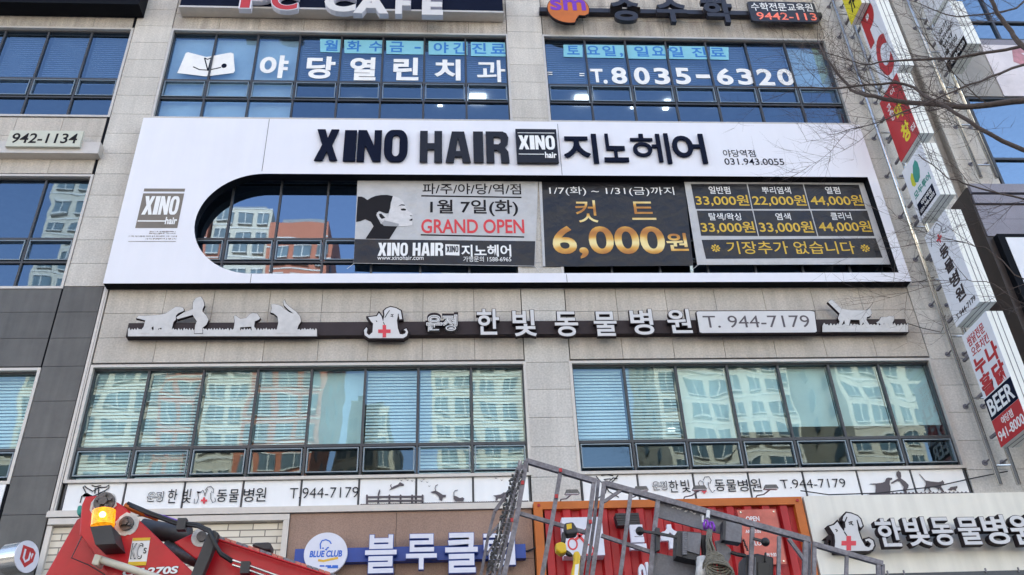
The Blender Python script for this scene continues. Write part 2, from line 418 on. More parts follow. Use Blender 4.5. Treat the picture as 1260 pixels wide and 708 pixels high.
# ================================================================== MAIN BUILDING
B = thing('commercial_building', 'pale granite office building with rows of blue windows behind the white salon signboard', 'building', (1, 5, 0))
PW = [-15.0, -13.4, -12.58, -11.78, -10.97, -10.16, -9.35, -8.54, -7.73, -6.92, -6.17]
LX = [-5.36 + .8125 * i for i in range(9)]
RX = [1.90 + .8243 * i for i in range(8)]
FL = [(13.48, 15.77), (9.78, 12.08), (17.20, 19.50), (20.92, 23.22)]
def panels(mb, xs, zs, y=0.0, g=.0035, t=.03):
    for a, b in zip(xs[:-1], xs[1:]):
        for c, d in zip(zs[:-1], zs[1:]): mb.box(a + g, b - g, y, y + t, c + g, d - g)
def lin(a, b, n): return [a + (b - a) * i / n for i in range(n + 1)]
zc = [8.36 + .471 * k for k in range(-5, 35)]
def part_panels(name, mat, xs, zs):
    m = MB(); panels(m, xs, zs); return m.build(name, M[mat], B)
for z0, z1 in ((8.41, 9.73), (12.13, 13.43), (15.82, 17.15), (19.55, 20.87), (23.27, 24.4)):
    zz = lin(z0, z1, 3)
    mt = 'granite_shade_dirt' if z0 < 9 else 'granite_stained' if 15 < z0 < 17 else 'granite'
    if z0 > 9: part_panels('granite_spandrel', mt if z0 > 15 else 'granite_shade_dirt', PW[1:-1] + [-6.17], zz)
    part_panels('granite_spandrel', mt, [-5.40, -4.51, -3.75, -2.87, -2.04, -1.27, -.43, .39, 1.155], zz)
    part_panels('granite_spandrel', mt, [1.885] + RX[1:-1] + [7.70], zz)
zp = [z for z in zc if 9.77 < z < 24.4] + [24.4]
for a, b in ((-6.12, -5.41), (-15.0, -13.45)): part_panels('granite_pilaster', 'granite', [a, b], [9.80] + [z for z in zp if z > 9.9])
zq = [6.10] + [z for z in zc if 6.2 < z < 24.2] + [24.4]
part_panels('granite_pilaster', 'granite', [1.165, 1.875], zq); part_panels('granite_pilaster', 'granite', [7.71, 8.46, 9.20], zq)
# dark stone lower left
zd = lin(0, 8.36, 15)[1:]
part_panels('dark_stone_pilaster', 'granite_dark', [-6.12, -5.50], [0.0] + [z for z in (.62, 1.24, 1.86, 2.48, 3.1, 3.72, 4.34, 4.95, 5.5, 6.06, 6.62, 7.2, 7.78, 8.36, 8.85, 9.32)] + [9.79])
part_panels('dark_stone_cladding', 'granite_dark', [-15.0, -13.4, -11.9, -10.4, -8.9, -7.5, -6.14], [8.36, 8.85, 9.32, 9.79])
part_panels('dark_stone_cladding', 'granite_dark', [-15.0, -13.4, -11.9, -10.4, -8.9, -7.5, -6.14], [0, .6, 1.2, 1.8, 2.4, 3.0, 3.6, 4.2, 4.8, 5.35, 5.9])
# structural core behind the cladding: dark joints, slabs, rear and side walls, roof
core = MB()
for z0, z1 in ((8.40, 9.75), (12.12, 13.44), (15.81, 17.16), (19.54, 20.88), (23.26, 24.42)):
    core.box(-15, 9.20, .032, .30, z0, z1)
for a, b in ((-15, -13.44), (-6.16, -5.415), (1.162, 1.878), (7.708, 9.20)): core.box(a, b, .031, .302, 0, 24.42)
core.box(-15, -6.16, .031, .31, 8.33, 9.8); core.box(-15, -6.16, .031, .31, 0, 6.0)
core.build('wall_core', M['joint'], B)
sh = MB(); sh.box(-15.3, -15, 0, 14, 0, 24.42); sh.box(9.205, 9.23, .0, 14, 0, 24.42); sh.box(-15, 9.205, 13.7, 14, 0, 24.42)
sh.build('side_wall', M['concrete'], B)
MB().box(-15.3, 9.23, 0, 14, 24.424, 24.7).build('roof', M['concrete'], B)
fs = MB()
for z in (8.6, 12.32, 16.02, 19.75, 6.0):
    fs.box(-14.98, 9.19, .32, 13.6, z, z + .9 if z > 7 else 6.3)
fs.build('floor_slab', M['ceiling'], B)
iw = MB(); iw.box(-14.9, 9.15, 5.5, 5.6, 6.4, 24)
for x in (-5.9, 1.52): iw.box(x - .08, x + .08, .33, 5.49, 6.31, 24)
iw.build('partition_wall', M['interior'], B)
# metal trim down the dark pilaster, seam between the bays
tr = MB(); tr.box(-5.485, -5.445, -.012, .03, 6.1, 9.79); tr.box(-5.435, -5.415, -.02, .03, 6.1, 9.79)
tr.build('corner_trim', M['alu'], B)
MB().box(-6.165, -6.13, .002, .03, 5.9, 24.4).build('expansion_joint', M['black_metal'], B)
# ledge over the shops
lg = MB(); lg.box(-5.50, 1.16, -.06, .03, 6.00, 6.075); lg.box(-5.50, 1.16, -.03, .03, 6.075, 6.10); lg.box(1.165, 9.15, -.03, .03, 6.06, 6.10)
lg.build('ledge_flashing', M['alu'], B)

def window(xs, z0, z1, rows, gl, backs, label, tilt=None, sashrow=0):
    """strip window: frame > mullion_grid, glass, sashes, blinds.  rows: list of (z_low, z_high)"""
    x0, x1 = xs[0], xs[-1]
    fr = MB(); t = .045
    fr.box(x0 - t, x1 + t, -.012, .10, z1, z1 + t); fr.box(x0 - t, x0, -.012, .10, z0, z1); fr.box(x1, x1 + t, -.012, .10, z0, z1)
    fr.box(x0 - t, x1 + t, -.012, .10, z0 - t, z0)
    f = fr.build('window', M['alu'], B, label=label)
    mu = MB()
    for x in xs[1:-1]: mu.box(x - .017, x + .017, .055, .135, z0, z1)
    for (a, b), (c, d) in zip(rows[:-1], rows[1:]): mu.box(x0, x1, .058, .132, b, c)
    mu.box(x0, x0 + .02, .056, .134, z0, z1); mu.box(x1 - .02, x1, .056, .134, z0, z1)
    mu.box(x0, x1, .057, .133, z0, z0 + .03); mu.box(x0, x1, .057, .133, z1 - .03, z1)
    mu.build('mullion_grid', M['alu_dark'], f)
    g = MB(); rnd = random.Random(int(x0 * 100 + z0 * 7))
    for i, (a, b) in enumerate(zip(xs[:-1], xs[1:])):
        for j, (c, d) in enumerate(rows):
            e1, e2 = rnd.uniform(-.003, .003), rnd.uniform(-.003, .003)
            yy = .09
            g.quad((a + .02, yy + e1, c), (b - .02, yy - e1, c), (b - .02, yy - e1 + e2, d), (a + .02, yy + e1 + e2, d))
    g.build('glass', M[gl], f)
    c, d = rows[sashrow]
    for a, b in zip(xs[:-1], xs[1:]):
        s = MB(); a2, b2, c2, d2 = a + .035, b - .035, c + .02, d - .02; q = .015
        s.box(a2, b2, .04, .085, c2, c2 + q); s.box(a2, b2, .04, .085, d2 - q, d2)
        s.box(a2, a2 + q, .041, .084, c2 + q, d2 - q); s.box(b2 - q, b2, .041, .084, c2 + q, d2 - q)
        s.box((a2 + b2) / 2 - .07, (a2 + b2) / 2 + .07, .10, .13, c2 + .005, c2 + .03)
        s.build('sash', M['sash_alu'], f)
    for i, bk in enumerate(backs):
        a, b = xs[i] + .03, xs[i + 1] - .03
        if not bk: continue
        kind, lo = bk if isinstance(bk, tuple) else (bk, rows[-1][0])
        if kind in ('v', 'd'):
            s = MB(); z = rows[-1][1] - .03; s.box(a, b, .19, .24, z, z + .03)
            while z > lo + .01:
                s.quad((a, .212, z - .042), (b, .212, z - .042), (b, .222, z), (a, .222, z)); z -= .054
            s.build('venetian_blind', M['blind_white' if kind == 'v' else 'blind_grey'], f)
        elif kind == 'r':
            MB().box(a - .02, b + .02, .20, .204, lo, rows[-1][1]).build('roller_blind', M['roller'], f)
    return f
r4 = [(13.50, 13.99), (14.025, 14.46), (14.505, 15.74)]
r3 = [(9.81, 10.29), (10.325, 10.76), (10.80, 12.05)]
r2 = [(6.60, 7.02), (7.065, 8.31)]
lw = []
D4 = [('r', 13.5), ('r', 13.5), ('r', 13.5), 'd', 'd', 'd', 'd', 'd']
W4L = window(LX, 13.48, 15.77, r4, 'glass_blue', D4, 'window strip with the dentist lettering and three pale roller blinds', sashrow=1)
W4R = window(RX, 13.48, 15.77, r4, 'glass_blue', ['d'] * 6 + ['r'], 'window strip with the dentist telephone number', sashrow=1)
window(LX, 9.78, 12.08, r3, 'glass_salon', [None] * 8, 'window strip behind the hair salon sign, left half', sashrow=1)
window(RX, 9.78, 12.08, r3, 'glass_salon', [None] * 7, 'window strip behind the hair salon sign, right half', sashrow=1)
window(LX, 6.55, 8.33, r2, 'glass_clear', [('v', 6.6), ('v', 6.6), ('v', 7.05), ('v', 7.05), ('r', 7.1), ('v', 7.05), ('v', 6.6), ('v', 6.6)], 'eight-pane window strip of the animal clinic with white slatted blinds')  # the fifth pane's roller blind is added to lighten that pane
window(RX, 6.55, 8.33, r2, 'glass_clear', [('v', 7.05), ('v', 7.05), ('r', 7.06), ('r', 7.22), ('r', 7.3), ('r', 7.3), ('r', 7.3)], 'seven-pane window strip of the animal clinic beside the blade signs')  # roller blinds added to lighten dark panes, except the real fifth one
PL = PW[1:]
window(PL, 13.50, 15.77, r4, 'glass_blue', ['d'] * len(PL[1:]), 'upper window strip of the left bay', sashrow=1)
window(PL, 9.80, 12.06, r3, 'glass_blue', [None] * len(PL[1:]), 'window strip of the left bay under the phone number sign', sashrow=1)
window(PL, 6.55, 8.29, r2, 'glass_clear', ['v'] * len(PL[1:]), 'lower left window strip set in dark stone')
for (z0, z1) in FL[2:]:
    rr = [(z0 + .02, z0 + .45), (z0 + .485, z0 + .92), (z0 + .965, z1 - .03)]
    for xs in (LX, RX, PL): window(xs, z0, z1, rr, 'glass_blue', ['d'] * (len(xs) - 1), None, sashrow=1)
MB().box(-13.4, -6.17, -.01, .10, 5.93, 6.50).build('spandrel_panel', M['white_film'], B)
# ceiling lamps seen through the glass
for n, (cx, cy, cz, wx, wy) in enumerate([(.62, 2.0, 15.98, .36, .30), (2.95, 2.0, 15.98, .36, .30), (4.85, 2.1, 15.98, .12, .3), (-2.0, 2.1, 15.98, .12, .05), (-.2, 2.2, 15.98, .1, .04), (4.1, 2.2, 15.98, .10, .05), (5.9, 2.1, 15.98, .12, .05),
        (5.75, 2.6, 8.57, .14, .06), (5.95, 2.9, 8.57, .12, .05), (4.15, 3.1, 8.57, .14, .05)]):
    MB().box(cx - wx / 2, cx + wx / 2, cy - wy / 2, cy + wy / 2, cz - .012, cz + .02).build('ceiling_lamp', M['ceiling_lamp'], B)

# ================================================================== SHOPS at street level (below the ledge)
def shopfront(name, label, x0, x1, ztop, y=.02):
    t = thing(name, label, 'shopfront', ((x0 + x1) / 2, y, 0))
    f = MB(); n = max(2, round((x1 - x0) / 1.2)); xs = lin(x0, x1, n)
    for x in xs: f.box(x - .03, x + .03, y, y + .08, 0, ztop)
    for z in (.03, 2.3, ztop - .03): f.box(x0, x1, y + .002, y + .078, z - .03, z + .03)
    f.build('door_frame', M['alu_dark'], t)
    g = MB()
    for a, b in zip(xs[:-1], xs[1:]): g.quad((a, y + .05, 0), (b, y + .05, 0), (b, y + .05, ztop), (a, y + .05, ztop))
    g.build('glazing', M['glass_shop'], t); return t
BK = thing('brick_shop_wall', 'cream brick shop wall in a grey metal surround behind the red lift', 'wall', (-3.9, .05, 0))
MB().box(-5.44, -2.30, .04, .20, 3.6, 5.90).build('brick_panel', M['brick_cream'], BK)
bf = MB(); bf.box(-5.46, -2.22, -.05, .25, 5.90, 5.985); bf.box(-2.30, -2.22, -.05, .25, 3.5, 5.895); bf.box(-5.47, -5.40, -.02, .2, 3.5, 5.895)
bf.build('metal_surround', M['alu'], BK)
MB().box(-5.2, -4.9, -.03, .04, 4.75, 5.05).build('junction_box', M['box_dark'], BK)
shopfront('brick_shopfront', 'dark glazed shop entrance under the cream brick wall', -5.38, -2.32, 3.6, .06)
BP = thing('brown_fascia_panel', 'brown stone fascia behind the blue barber sign', 'wall', (-.5, 0, 3.6))
pm = MB(); panels(pm, [-2.215, -.75, 1.15], [3.6, 4.55, 5.30, 5.995], y=-.02, g=.003, t=.05); pm.build('stone_panel', M['shop_brown'], BP)
MB().box(-2.21, 1.15, .031, .2, 3.6, 5.99).build('backing', M['joint'], BP)
shopfront('barber_shopfront', 'dark glazed barber shop entrance under the brown fascia', -2.2, 1.15, 3.6)

# red container shopfront
CT = thing('container_facade', 'red corrugated container front with orange frame above the hair shop', 'container', (3.1, 0, 3.5))
cr = MB(); x = 1.32
while x < 4.86:
    a, b, c, d = x, x + .10, x + .13, x + .23; yo, yi = -.12, -.06
    cr.prism([(a, yo, 3.6), (b, yo, 3.6), (c, yi, 3.6), (d, yi, 3.6), (d + .03, yo, 3.6), (d + .03, .02, 3.6), (a, .02, 3.6)], (0, 0, 2.37)); x += .26
cr.build('corrugated_panel', M['container_red'], CT)
of = MB(); of.box(1.17, 5.03, -.15, .02, 5.945, 6.055); of.box(1.17, 1.29, -.151, .02, 3.6, 5.943); of.box(4.91, 5.03, -.151, .02, 3.6, 5.943); of.box(1.17, 5.03, -.18, .02, 3.4, 3.598)
of.box(1.32, 4.885, -.165, .02, 4.52, 4.62)
of.build('orange_frame', M['container_orange'], CT)
bo = MB()
for bx in (1.24, 4.96): bo.cyl((bx, -.151, 6.0), (0, -1, 0), .022, .012, 16)
bo.build('corner_bolt', M['container_red'], CT)
shopfront('container_shopfront', 'dark glazed entrance under the red container front', 1.2, 5.0, 3.4)
# cream fascia of the animal clinic
VF = thing('cream_fascia_panel', 'cream fascia carrying the animal clinic letters at lower right', 'wall', (7.3, -.1, 4.5))
MB().box(5.06, 9.19, -.16, .02, 4.93, 6.058).build('fascia_sheet', M['cream_panel'], VF)
MB().box(5.06, 9.19, -.20, .02, 4.86, 4.925).build('lower_rail', M['alu_dark'], VF)
MB().box(5.06, 9.19, -.12, .02, 4.30, 4.855).build('wood_board', M['wood'], VF)
shopfront('clinic_shopfront', 'dark glazed entrance under the cream clinic fascia', 5.1, 9.1, 4.3)
shopfront('left_bay_shopfront', 'dark glazed entrance set in the dark stone of the left bay', -12.5, -7.2, 3.2, -.06)

# ================================================================== NEIGHBOUR BUILDING on the right
NB = thing('neighbour_building', 'neighbouring building with dark cladding and bright blue windows at the right edge', 'building', (16, 5, 0))
m = MB(); panels(m, [9.46, 10.15], [11.0] + [11.35 + .62 * k for k in range(0, 21)]); m.build('granite_pilaster', M['granite'], NB)
nc2 = MB(); nc2.box(9.45, 9.6, .036, 14, 0, 24.3); nc2.box(9.6, 26, 2.5, 14, 0, 24.3); nc2.box(9.6, 10.16, .036, 2.5, 0, 24.3); nc2.box(25.9, 26, .03, 2.5, 0, 24.3)
for z in (11.5, 14.3, 18.2, 22.0): nc2.box(10.17, 25.9, .2, 2.49, z, z + .35)
nc2.build('concrete_shell', M['gap_wall'], NB)
MB().box(9.232, 9.448, .16, 14, 0, 24).build('gap_infill', M['gap_wall'], NB)
NX = [10.20 + 1.30 * i for i in range(12)]
def nwin(z0, z1, rows, label):
    f = MB()
    for x in NX: f.box(x - .025, x + .025, -.005, .08, z0, z1)
    for z in rows: f.box(NX[0], NX[-1], -.003, .078, z - .025, z + .025)
    o = f.build('window', M['alu_dark'], NB, label=label)
    g = MB()
    for a, b in zip(NX[:-1], NX[1:]):
        for c, d in zip(rows[:-1], rows[1:]): g.quad((a, .04, c), (b, .04, c), (b, .04, d), (a, .04, d))
    g.build('glass', M['glass_bright'], o)
nwin(11.52, 14.20, [11.52, 12.62, 14.20], 'window strip just above the dark cladding')
nwin(15.90, 17.9, [15.90, 16.45, 17.9], 'window strip above the pink poster'); nwin(18.7, 21.6, [18.7, 19.3, 21.6], None)
MB().box(10.17, 25.9, -.02, .19, 15.70, 15.87).build('dark_band', M['mauve_panel'], NB)
MB().box(10.17, 25.9, -.01, .19, 17.93, 18.67).build('dark_band', M['mauve_panel'], NB); MB().box(10.17, 25.9, -.01, .19, 21.63, 24.3).build('dark_band', M['mauve_panel'], NB)
MB().box(10.17, 10.96, -.02, .03, 14.23, 15.69).build('grey_panel', M['concrete'], NB)
# projecting dark shop cladding
X0 = 9.0
MB().box(X0, 26, -.60, -.02, 4.0, 11.42).build('dark_cladding', M['brown_clad'], NB)
for z0, z1, y0 in ((11.27, 11.46, -.66), (11.05, 11.23, -.64), (10.72, 11.01, -.62), (10.36, 10.715, -.62)): MB().box(X0 + .03, 26, y0, -.602, z0, z1).build('mauve_panel', M['mauve_panel'], NB)
MB().box(9.46, 26, -.012, .03, 11.43, 11.50).build('ledge', M['concrete'], NB)
shopfront('neighbour_shopfront', 'dark glazed shop entrance of the neighbouring building', 9.3, 22, 4.0, -.3)
# its poster between the window strips and the white lightbox below the cladding
PO = thing('window_poster', 'pale pink advertising poster between blue window strips at upper right', 'poster', (15, -.03, 14.23))
MB().box(10.97, 19.5, -.04, .03, 14.23, 15.69).build('sheet', M['poster_pink'], PO)
shape('rose_print', [[(11.6, 15.6), (12.0, 15.66), (12.5, 15.4), (12.7, 15.2), (12.4, 15.0), (12.6, 14.7), (12.3, 14.4), (12.0, 14.75), (11.8, 15.0), (11.5, 15.2)]], wall(-.041), .002, M['poster_rose'], PO)
shape('rose_print', [[(11.75, 15.45), (12.05, 15.5), (12.3, 15.3), (12.2, 15.1), (11.95, 15.15)]], wall(-.044), .002, M['poster_pink'], PO)
LB = thing('white_lightbox', 'blank white sign box in a black frame on the dark cladding at right edge', 'sign', (13, -.7, 7.2))
MB().box(9.12, 18, -.72, -.602, 6.6, 10.33).build('black_frame', M['black_metal'], LB)
MB().box(9.24, 17.9, -.73, -.721, 6.75, 10.25).build('white_face', M['blade_white'], LB)

# ================================================================== APARTMENT TOWERS across the road (seen in the glass)
def tower(name, label, x0, x1, y, dep, top, wallm, bays, group=None, stor=2.9, trim=True):
    t = thing(name, label, 'apartment tower', ((x0 + x1) / 2, y - dep / 2, 0), 'apartment towers across the road')
    MB().box(x0, x1, y - dep, y, 0, top).build('wall', M[wallm], t)
    MB().box(x0 + 1, x1 - 1, y - dep + 1, y - 1, top + .005, top + 1.2).build('roof', M['apt_grey'], t)
    g = MB(); fr = MB(); bal = MB(); n = int((top - 3.6) / stor) + 1; wbay = (x1 - x0) / bays
    for k in range(n):
        z = 2.0 + k * stor
        if z + 1.9 > top: break
        for i in range(bays):
            a = x0 + wbay * (i + .18); b = x0 + wbay * (i + .82)
            if i % 3 == 1: a -= wbay * .08; b += wbay * .08
            g.box(a, b, y, y + .10, z, z + 1.6)
            fr.box(a, b, y + .001, y + .18, z + 1.6, z + 1.72); fr.box(a, b, y + .001, y + .3, z - .12, z); fr.box((a + b) / 2 - .05, (a + b) / 2 + .05, y + .1, y + .16, z, z + 1.6)
        for s, xx in ((-1, x0), (1, x1)):
            for q in (2.5, 7): g.box(xx, xx + s * .08, y - q - 1.6, y - q, z, z + 1.4)
        if trim: bal.box(x0, x1, y + .0, y + .06, z + 2.25, z + 2.40)
    tag(g.build('windows', M['apt_glass'], t), kind='stuff'); tag(fr.build('window_frames', M['apt_trim'], t), kind='stuff')
    if trim: bal.build('floor_band', M['apt_trim'], t)
    return t
tower('apartment_tower', 'cream tower with reddish upper storeys across the road', -47, -31.5, -78, 14, 84, 'apt_cream', 6)
tower('apartment_tower', 'narrow orange tower seen mirrored at the rounded end of the salon sign', -31, -27.4, -75, 12, 69, 'apt_orange', 2)
tower('apartment_tower', 'pale tower with stepped roof mirrored in the salon window', -27.2, -21.0, -76, 13, 71, 'apt_cream', 3)
tower('apartment_tower', 'orange brick tower mirrored in the salon window', -20.6, -13.4, -74, 13, 67.5, 'apt_orange', 3)
tower('apartment_tower', 'low distant cream block between the orange and the wide tower', -13.2, -7.4, -92, 12, 52, 'apt_cream', 3)
tower('apartment_tower', 'wide cream tower mirrored beside the middle pillar', -1.5, 13.5, -75, 14, 66, 'apt_cream', 6)
tower('apartment_tower', 'cream tower with orange trims mirrored in the right clinic windows', 23.5, 36.5, -75, 14, 64, 'apt_cream', 5)
tower('apartment_tower', 'tall pale tower mirrored in the last clinic panes', 40.5, 50, -72, 13, 70, 'apt_cream', 4)

# ================================================================== HAIR SALON SIGN
YS = -.20
HS = thing('salon_signboard', 'big white hair salon signboard with a stadium shaped cut-out across the third floor', 'sign', (1.1, YS, 9.7))
Xl, Xr, Zb, Zt = -5.44, 7.70, 9.72, 13.26
ox0, ox1, oz0, oz1 = -4.20, 7.53, 9.90, 11.98
rr = (oz1 - oz0) / 2
op = [(ox1, oz0), (ox1, oz1)] + [(ox0 + rr + rr * math.cos(R(a)), oz0 + rr + rr * math.sin(R(a))) for a in range(90, 271, 6)]
shape('white_face', [[(Xl, Zb), (Xr, Zb), (Xr, Zt), (Xl, Zt)], op], wall(YS), .004, M['white_panel'], HS)
shape('black_return', [[(Xl + .004, Zb + .004), (Xr - .004, Zb + .004), (Xr - .004, Zt - .004), (Xl + .004, Zt - .004)], [(x + (.004 if x > 0 else -.004) * 0, z) for x, z in op]], wall(YS + .175), .174, M['black_metal'], HS)
# inner lining ring, a little narrower than the opening
op2 = [(ox1 - .05, oz0 + .05 - .05), (ox1 - .05, oz1 - .06)] + [(ox0 + rr + (rr - .05) * math.cos(R(a)), oz0 + rr + (rr - .05) * math.sin(R(a))) for a in range(90, 265, 6)] + [(ox0 + rr, oz0)]
for px, ya, yb in ((331.5, 147, 211), (309.5, 337.5, 348.5), (686, 153, 216), (697, 338, 349.5)):
    a, b = PY(px, ya, YS), PY(px, yb, YS); MB().box(a.x - .004, a.x + .004, YS - .0065, YS - .003, min(a.z, Zt) , max(b.z, Zb)).build('panel_seam', M['box_dark'], HS)
YL = YS - .006
c1, c2, c5, c6 = Crop(0, 0, 3), Crop(420, 0, 3), Crop(420, 200, 3), Crop(840, 200, 3)
def fr_c(c, u0, v0, u1, v1, y): return FR(*c(u0, v0), *c(u1, v1), y)
for ch, r in (('X', c1(1165, 482) + c1(1250, 596)), ('I', c2(10, 485) + c2(55, 598)), ('N', c2(60, 485) + c2(148, 599)), ('O', c2(158, 484) + c2(245, 600)),
              ('H', c2(290, 488) + c2(372, 602)), ('A', c2(385, 490) + c2(477, 603)), ('I', c2(487, 490) + c2(524, 603)), ('R', c2(534, 490) + c2(618, 604))):
    logo_letter('letter', ch, FR(*r, YL - .02), .03, M['navy_gloss' if r[0] > 515 else 'navy'], HS)
bxf = fr_c(c2, 645, 484, 797, 607, YL - .02)
bx = place('logo_box', *shape_data([[(0,0),(1,0),(1,1),(0,1)]]), bxf, .05, M['navy_gloss'], HS, (0, 0, 1, 1))
lf = bxf.lift(.051); tm = M['sticker_white']
logo_word('logo_word', 'XINO', lf.sub(.06, .38, .94, .80), .002, tm, bx, .07)
text('hair_word', 'hair', lf.sub(.68, .13, .96, .31), .002, tm, bx, .03)
ln = MB(); 
for a, b, c, d in ((.05, .23, .66, .25), (.05, .87, .95, .885)):
    p, q = lf.at(a, b), lf.at(c, d); ln.box(p.x, q.x, p.y - .002, p.y, p.z, q.z)
ln.build('rule', tm, bx)
for ch, r in (('지', (820, 498, 945, 605)), ('노', (966, 498, 1055, 600)), ('헤', (1070, 496, 1212, 606))): 
    text('letter', ch, fr_c(c2, *r, YL - .02), .03, M['navy'], HS, .004 if ch == '헤' else .018)
text('letter', '어', FR(827.5, 166, 867.5, 202, YL - .02), .03, M['navy'], HS, .018)
text('branch_name', '야당역점', FR(889.7, 184.5, 929, 193.5, YL), .003, M['navy'], HS, .004)
text('phone_number', '031.943.0055', FR(891.5, 195.3, 964.5, 203.2, YL), .003, M['navy'], HS, .004)
# brown logo at the left
lb = FR(172, 232.3, 223, 280.8, YL)
lo = place('logo_panel', *shape_data([[(0,0),(1,0),(1,.875),(0,.875)], [(0,.925),(1,.925),(1,1),(0,1)]]), lb, .002, M['logo_brown'], HS, (0, 0, 1, 1))
logo_word('logo_word', 'XINO', lb.lift(.003).sub(.07, .33, .93, .80), .002, tm, lo, .06)
text('hair_word', 'hair', lb.lift(.003).sub(.68, .09, .96, .27), .002, tm, lo, .03)
p, q = lb.lift(.003).at(.02, .155), lb.at(.68, .185); MB().box(p.x, q.x, p.y - .002, p.y, p.z, q.z).build('rule', tm, lo)
cg = Crop(150, 220, 5.664)
sl_ = MB(); rnd = random.Random(3)
for v, u0 in ((370, 195), (383, 190), (402, 50), (420, 168)):
    u = u0
    while u < 380:
        wd = rnd.uniform(8, 26); a, b = PY(*cg(u, v - 4.5), YL), PY(*cg(min(u + wd, 384), v + 4.5), YL)
        k = a.x
        while k < b.x - .008:                      # illegible fine print: tiny separate strokes
            sl_.box(k, k + rnd.choice((.006, .010, .014)), YL - .002, YL, b.z + rnd.choice((0, .008)), a.z); k += .021
        u += wd + 5
a, b = PY(*cg(45, 438), YL), PY(*cg(376, 438), YL); sl_.box(a.x, b.x, YL - .002, YL, a.z - .004, a.z + .004)
sl_.build('fine_print', M['logo_brown'], HS)

# ------------------------------------------------------------------ banners hung in the cut-out
def banner(name, label, corners, y, mat, group=None):
    P = [PY(*c, y) for c in corners]; t = thing(name, label, 'banner', tuple(sum((p for p in P), Vector((0,0,0))) / 4), group)
    m = MB(); m.prism(P, (0, .004, 0)); o = m.build('cloth', mat, t); return t
YB = -.03
B1 = banner('opening_banner', 'grey and black vinyl banner with a woman in profile announcing the grand opening', [(440, 220.5), (662, 222.8), (658.5, 328), (435, 324.2)], YB, M['print_grey'])
yb = YB - .002
cd = Crop(430, 210, 5.664)
def flat(name, pts, y, mat, parent, depth=.001, label=None): return shape(name, [xz(pts, y)], wall(y), depth, mat, parent, label=label)
flat('black_field', [(436.6, 294.5), (658.6, 297), (657.6, 327.2), (435.2, 323.6)], yb, M['banner_black'], B1)
flat('neck_print', cd.pts([(170, 385), (240, 370), (335, 388), (278, 478), (112, 476)]), yb, M['print_dark'], B1)
flat('hair_print', cd.pts([(58, 182), (85, 182), (103, 190), (125, 206), (150, 190), (180, 178), (220, 171), (262, 170), (303, 178), (300, 200), (288, 222), (283, 262), (272, 298), (255, 300), (205, 282), (185, 310), (205, 345), (222, 378), (205, 390), (170, 392), (150, 358), (110, 340), (75, 354), (46, 358)]), yb - .0015, M['print_dark'], B1)
flat('face_print', cd.pts([(303, 178), (345, 190), (372, 215), (386, 240), (394, 262), (412, 285), (441, 305), (430, 320), (440, 336), (434, 348), (440, 362), (436, 382), (400, 388), (340, 390), (240, 386), (220, 365), (240, 345), (268, 340), (275, 300), (287, 262), (290, 222)]), yb - .003, M['skin_light'], B1)
flat('jaw_shade', cd.pts([(240, 386), (222, 366), (245, 348), (290, 358), (345, 372), (340, 390)]), yb - .0045, M['skin_mid'], B1)
flat('ear_print', cd.pts([(190, 295), (215, 286), (250, 308), (270, 338), (225, 352), (200, 338)]), yb - .0045, M['skin_light'], B1)
flat('ear_shade', cd.pts([(205, 302), (222, 300), (250, 330), (225, 338), (210, 322)]), yb - .006, M['print_dark'], B1)
for nm, L in (('brow_print', [(338, 250), (360, 236), (384, 238), (386, 246), (362, 243)]), ('eye_print', [(355, 268), (378, 264), (396, 270), (390, 280), (364, 279)]), ('nostril_print', [(420, 314), (434, 312), (430, 320)]), ('lip_print', [(414, 346), (438, 334), (440, 346), (430, 352)])):
    flat(nm, cd.pts(L), yb - .0045, M['print_dark'], B1)
T = lambda n, s, u0, v0, u1, v1, mat, par, wt=.0, c=c5, dy=0.0: text(n, s, fr_c(c, u0, v0, u1, v1, yb - .0015 - dy), .001, M[mat], par, wt)
T('date_place', '파/주/야/당/역/점', 300, 78, 663, 118, 'print_dark', B1, .008)
T('date_text', '1월 7일(화)', 328, 138, 652, 198, 'print_dark', B1, .015)
T('grand_open', 'GRAND OPEN', 295, 210, 675, 262, 'print_red', B1, .018)
flat('rule', c5.pts([(295, 121), (665, 127), (665, 132), (295, 126)]), yb, M['print_dark'], B1)
flat('rule', c5.pts([(293, 265), (675, 273), (675, 278), (293, 270)]), yb, M['print_dark'], B1)
logo_word('salon_name', 'XINO HAIR', fr_c(c5, 135, 297, 376, 345, yb - .002), .001, M['print_white'], B1)
flat('logo_tile', c5.pts([(384, 302), (436, 304), (436, 344), (384, 342)]), yb - .0015, M['print_white'], B1)
logo_word('logo_word', 'XINO', fr_c(c5, 388, 308, 432, 332, yb - .003), .001, M['banner_black'], B1)
T('salon_name', '지노헤어', 443, 304, 627, 348, 'print_white', B1, .022)
T('web_address', 'www.xinohair.com', 133, 344, 303, 360, 'print_white', B1)
T('phone_number', '가맹문의 1588-6965', 450, 347, 627, 367, 'print_white', B1)
B2 = banner('price_banner', 'black vinyl banner with the large gold cut price of 6,000', [(663, 222.8), (842, 223), (853, 327), (668, 328.3)], YB + .012, M['banner_black'])
yb = YB + .010
flat('pale_edge', [(663, 222.9), (666.5, 222.9), (671, 328), (668, 328)], yb, M['print_grey'], B2)
T('date_range', '1/7(화) ~ 1/31(금)까지', 768, 90, 1228, 124, 'print_white', B2)
T('cut_word', '컷', 865, 140, 945, 222, 'print_gold', B2, .004)
T('cut_word', '트', 1070, 145, 1158, 212, 'print_gold', B2, .004)
T('price', '6,000', 780, 235, 1195, 355, 'print_gold', B2, .022)
text('currency', '원', FR(820, 287, 846, 309, yb - .0015), .001, M['print_gold'], B2, .02)
B3 = banner('price_list_banner', 'grey framed price list banner with six yellow prices in two rows', [(841.5, 222), (1062, 224), (1096, 325.5), (858, 326)], YB - .012, M['print_grey'])
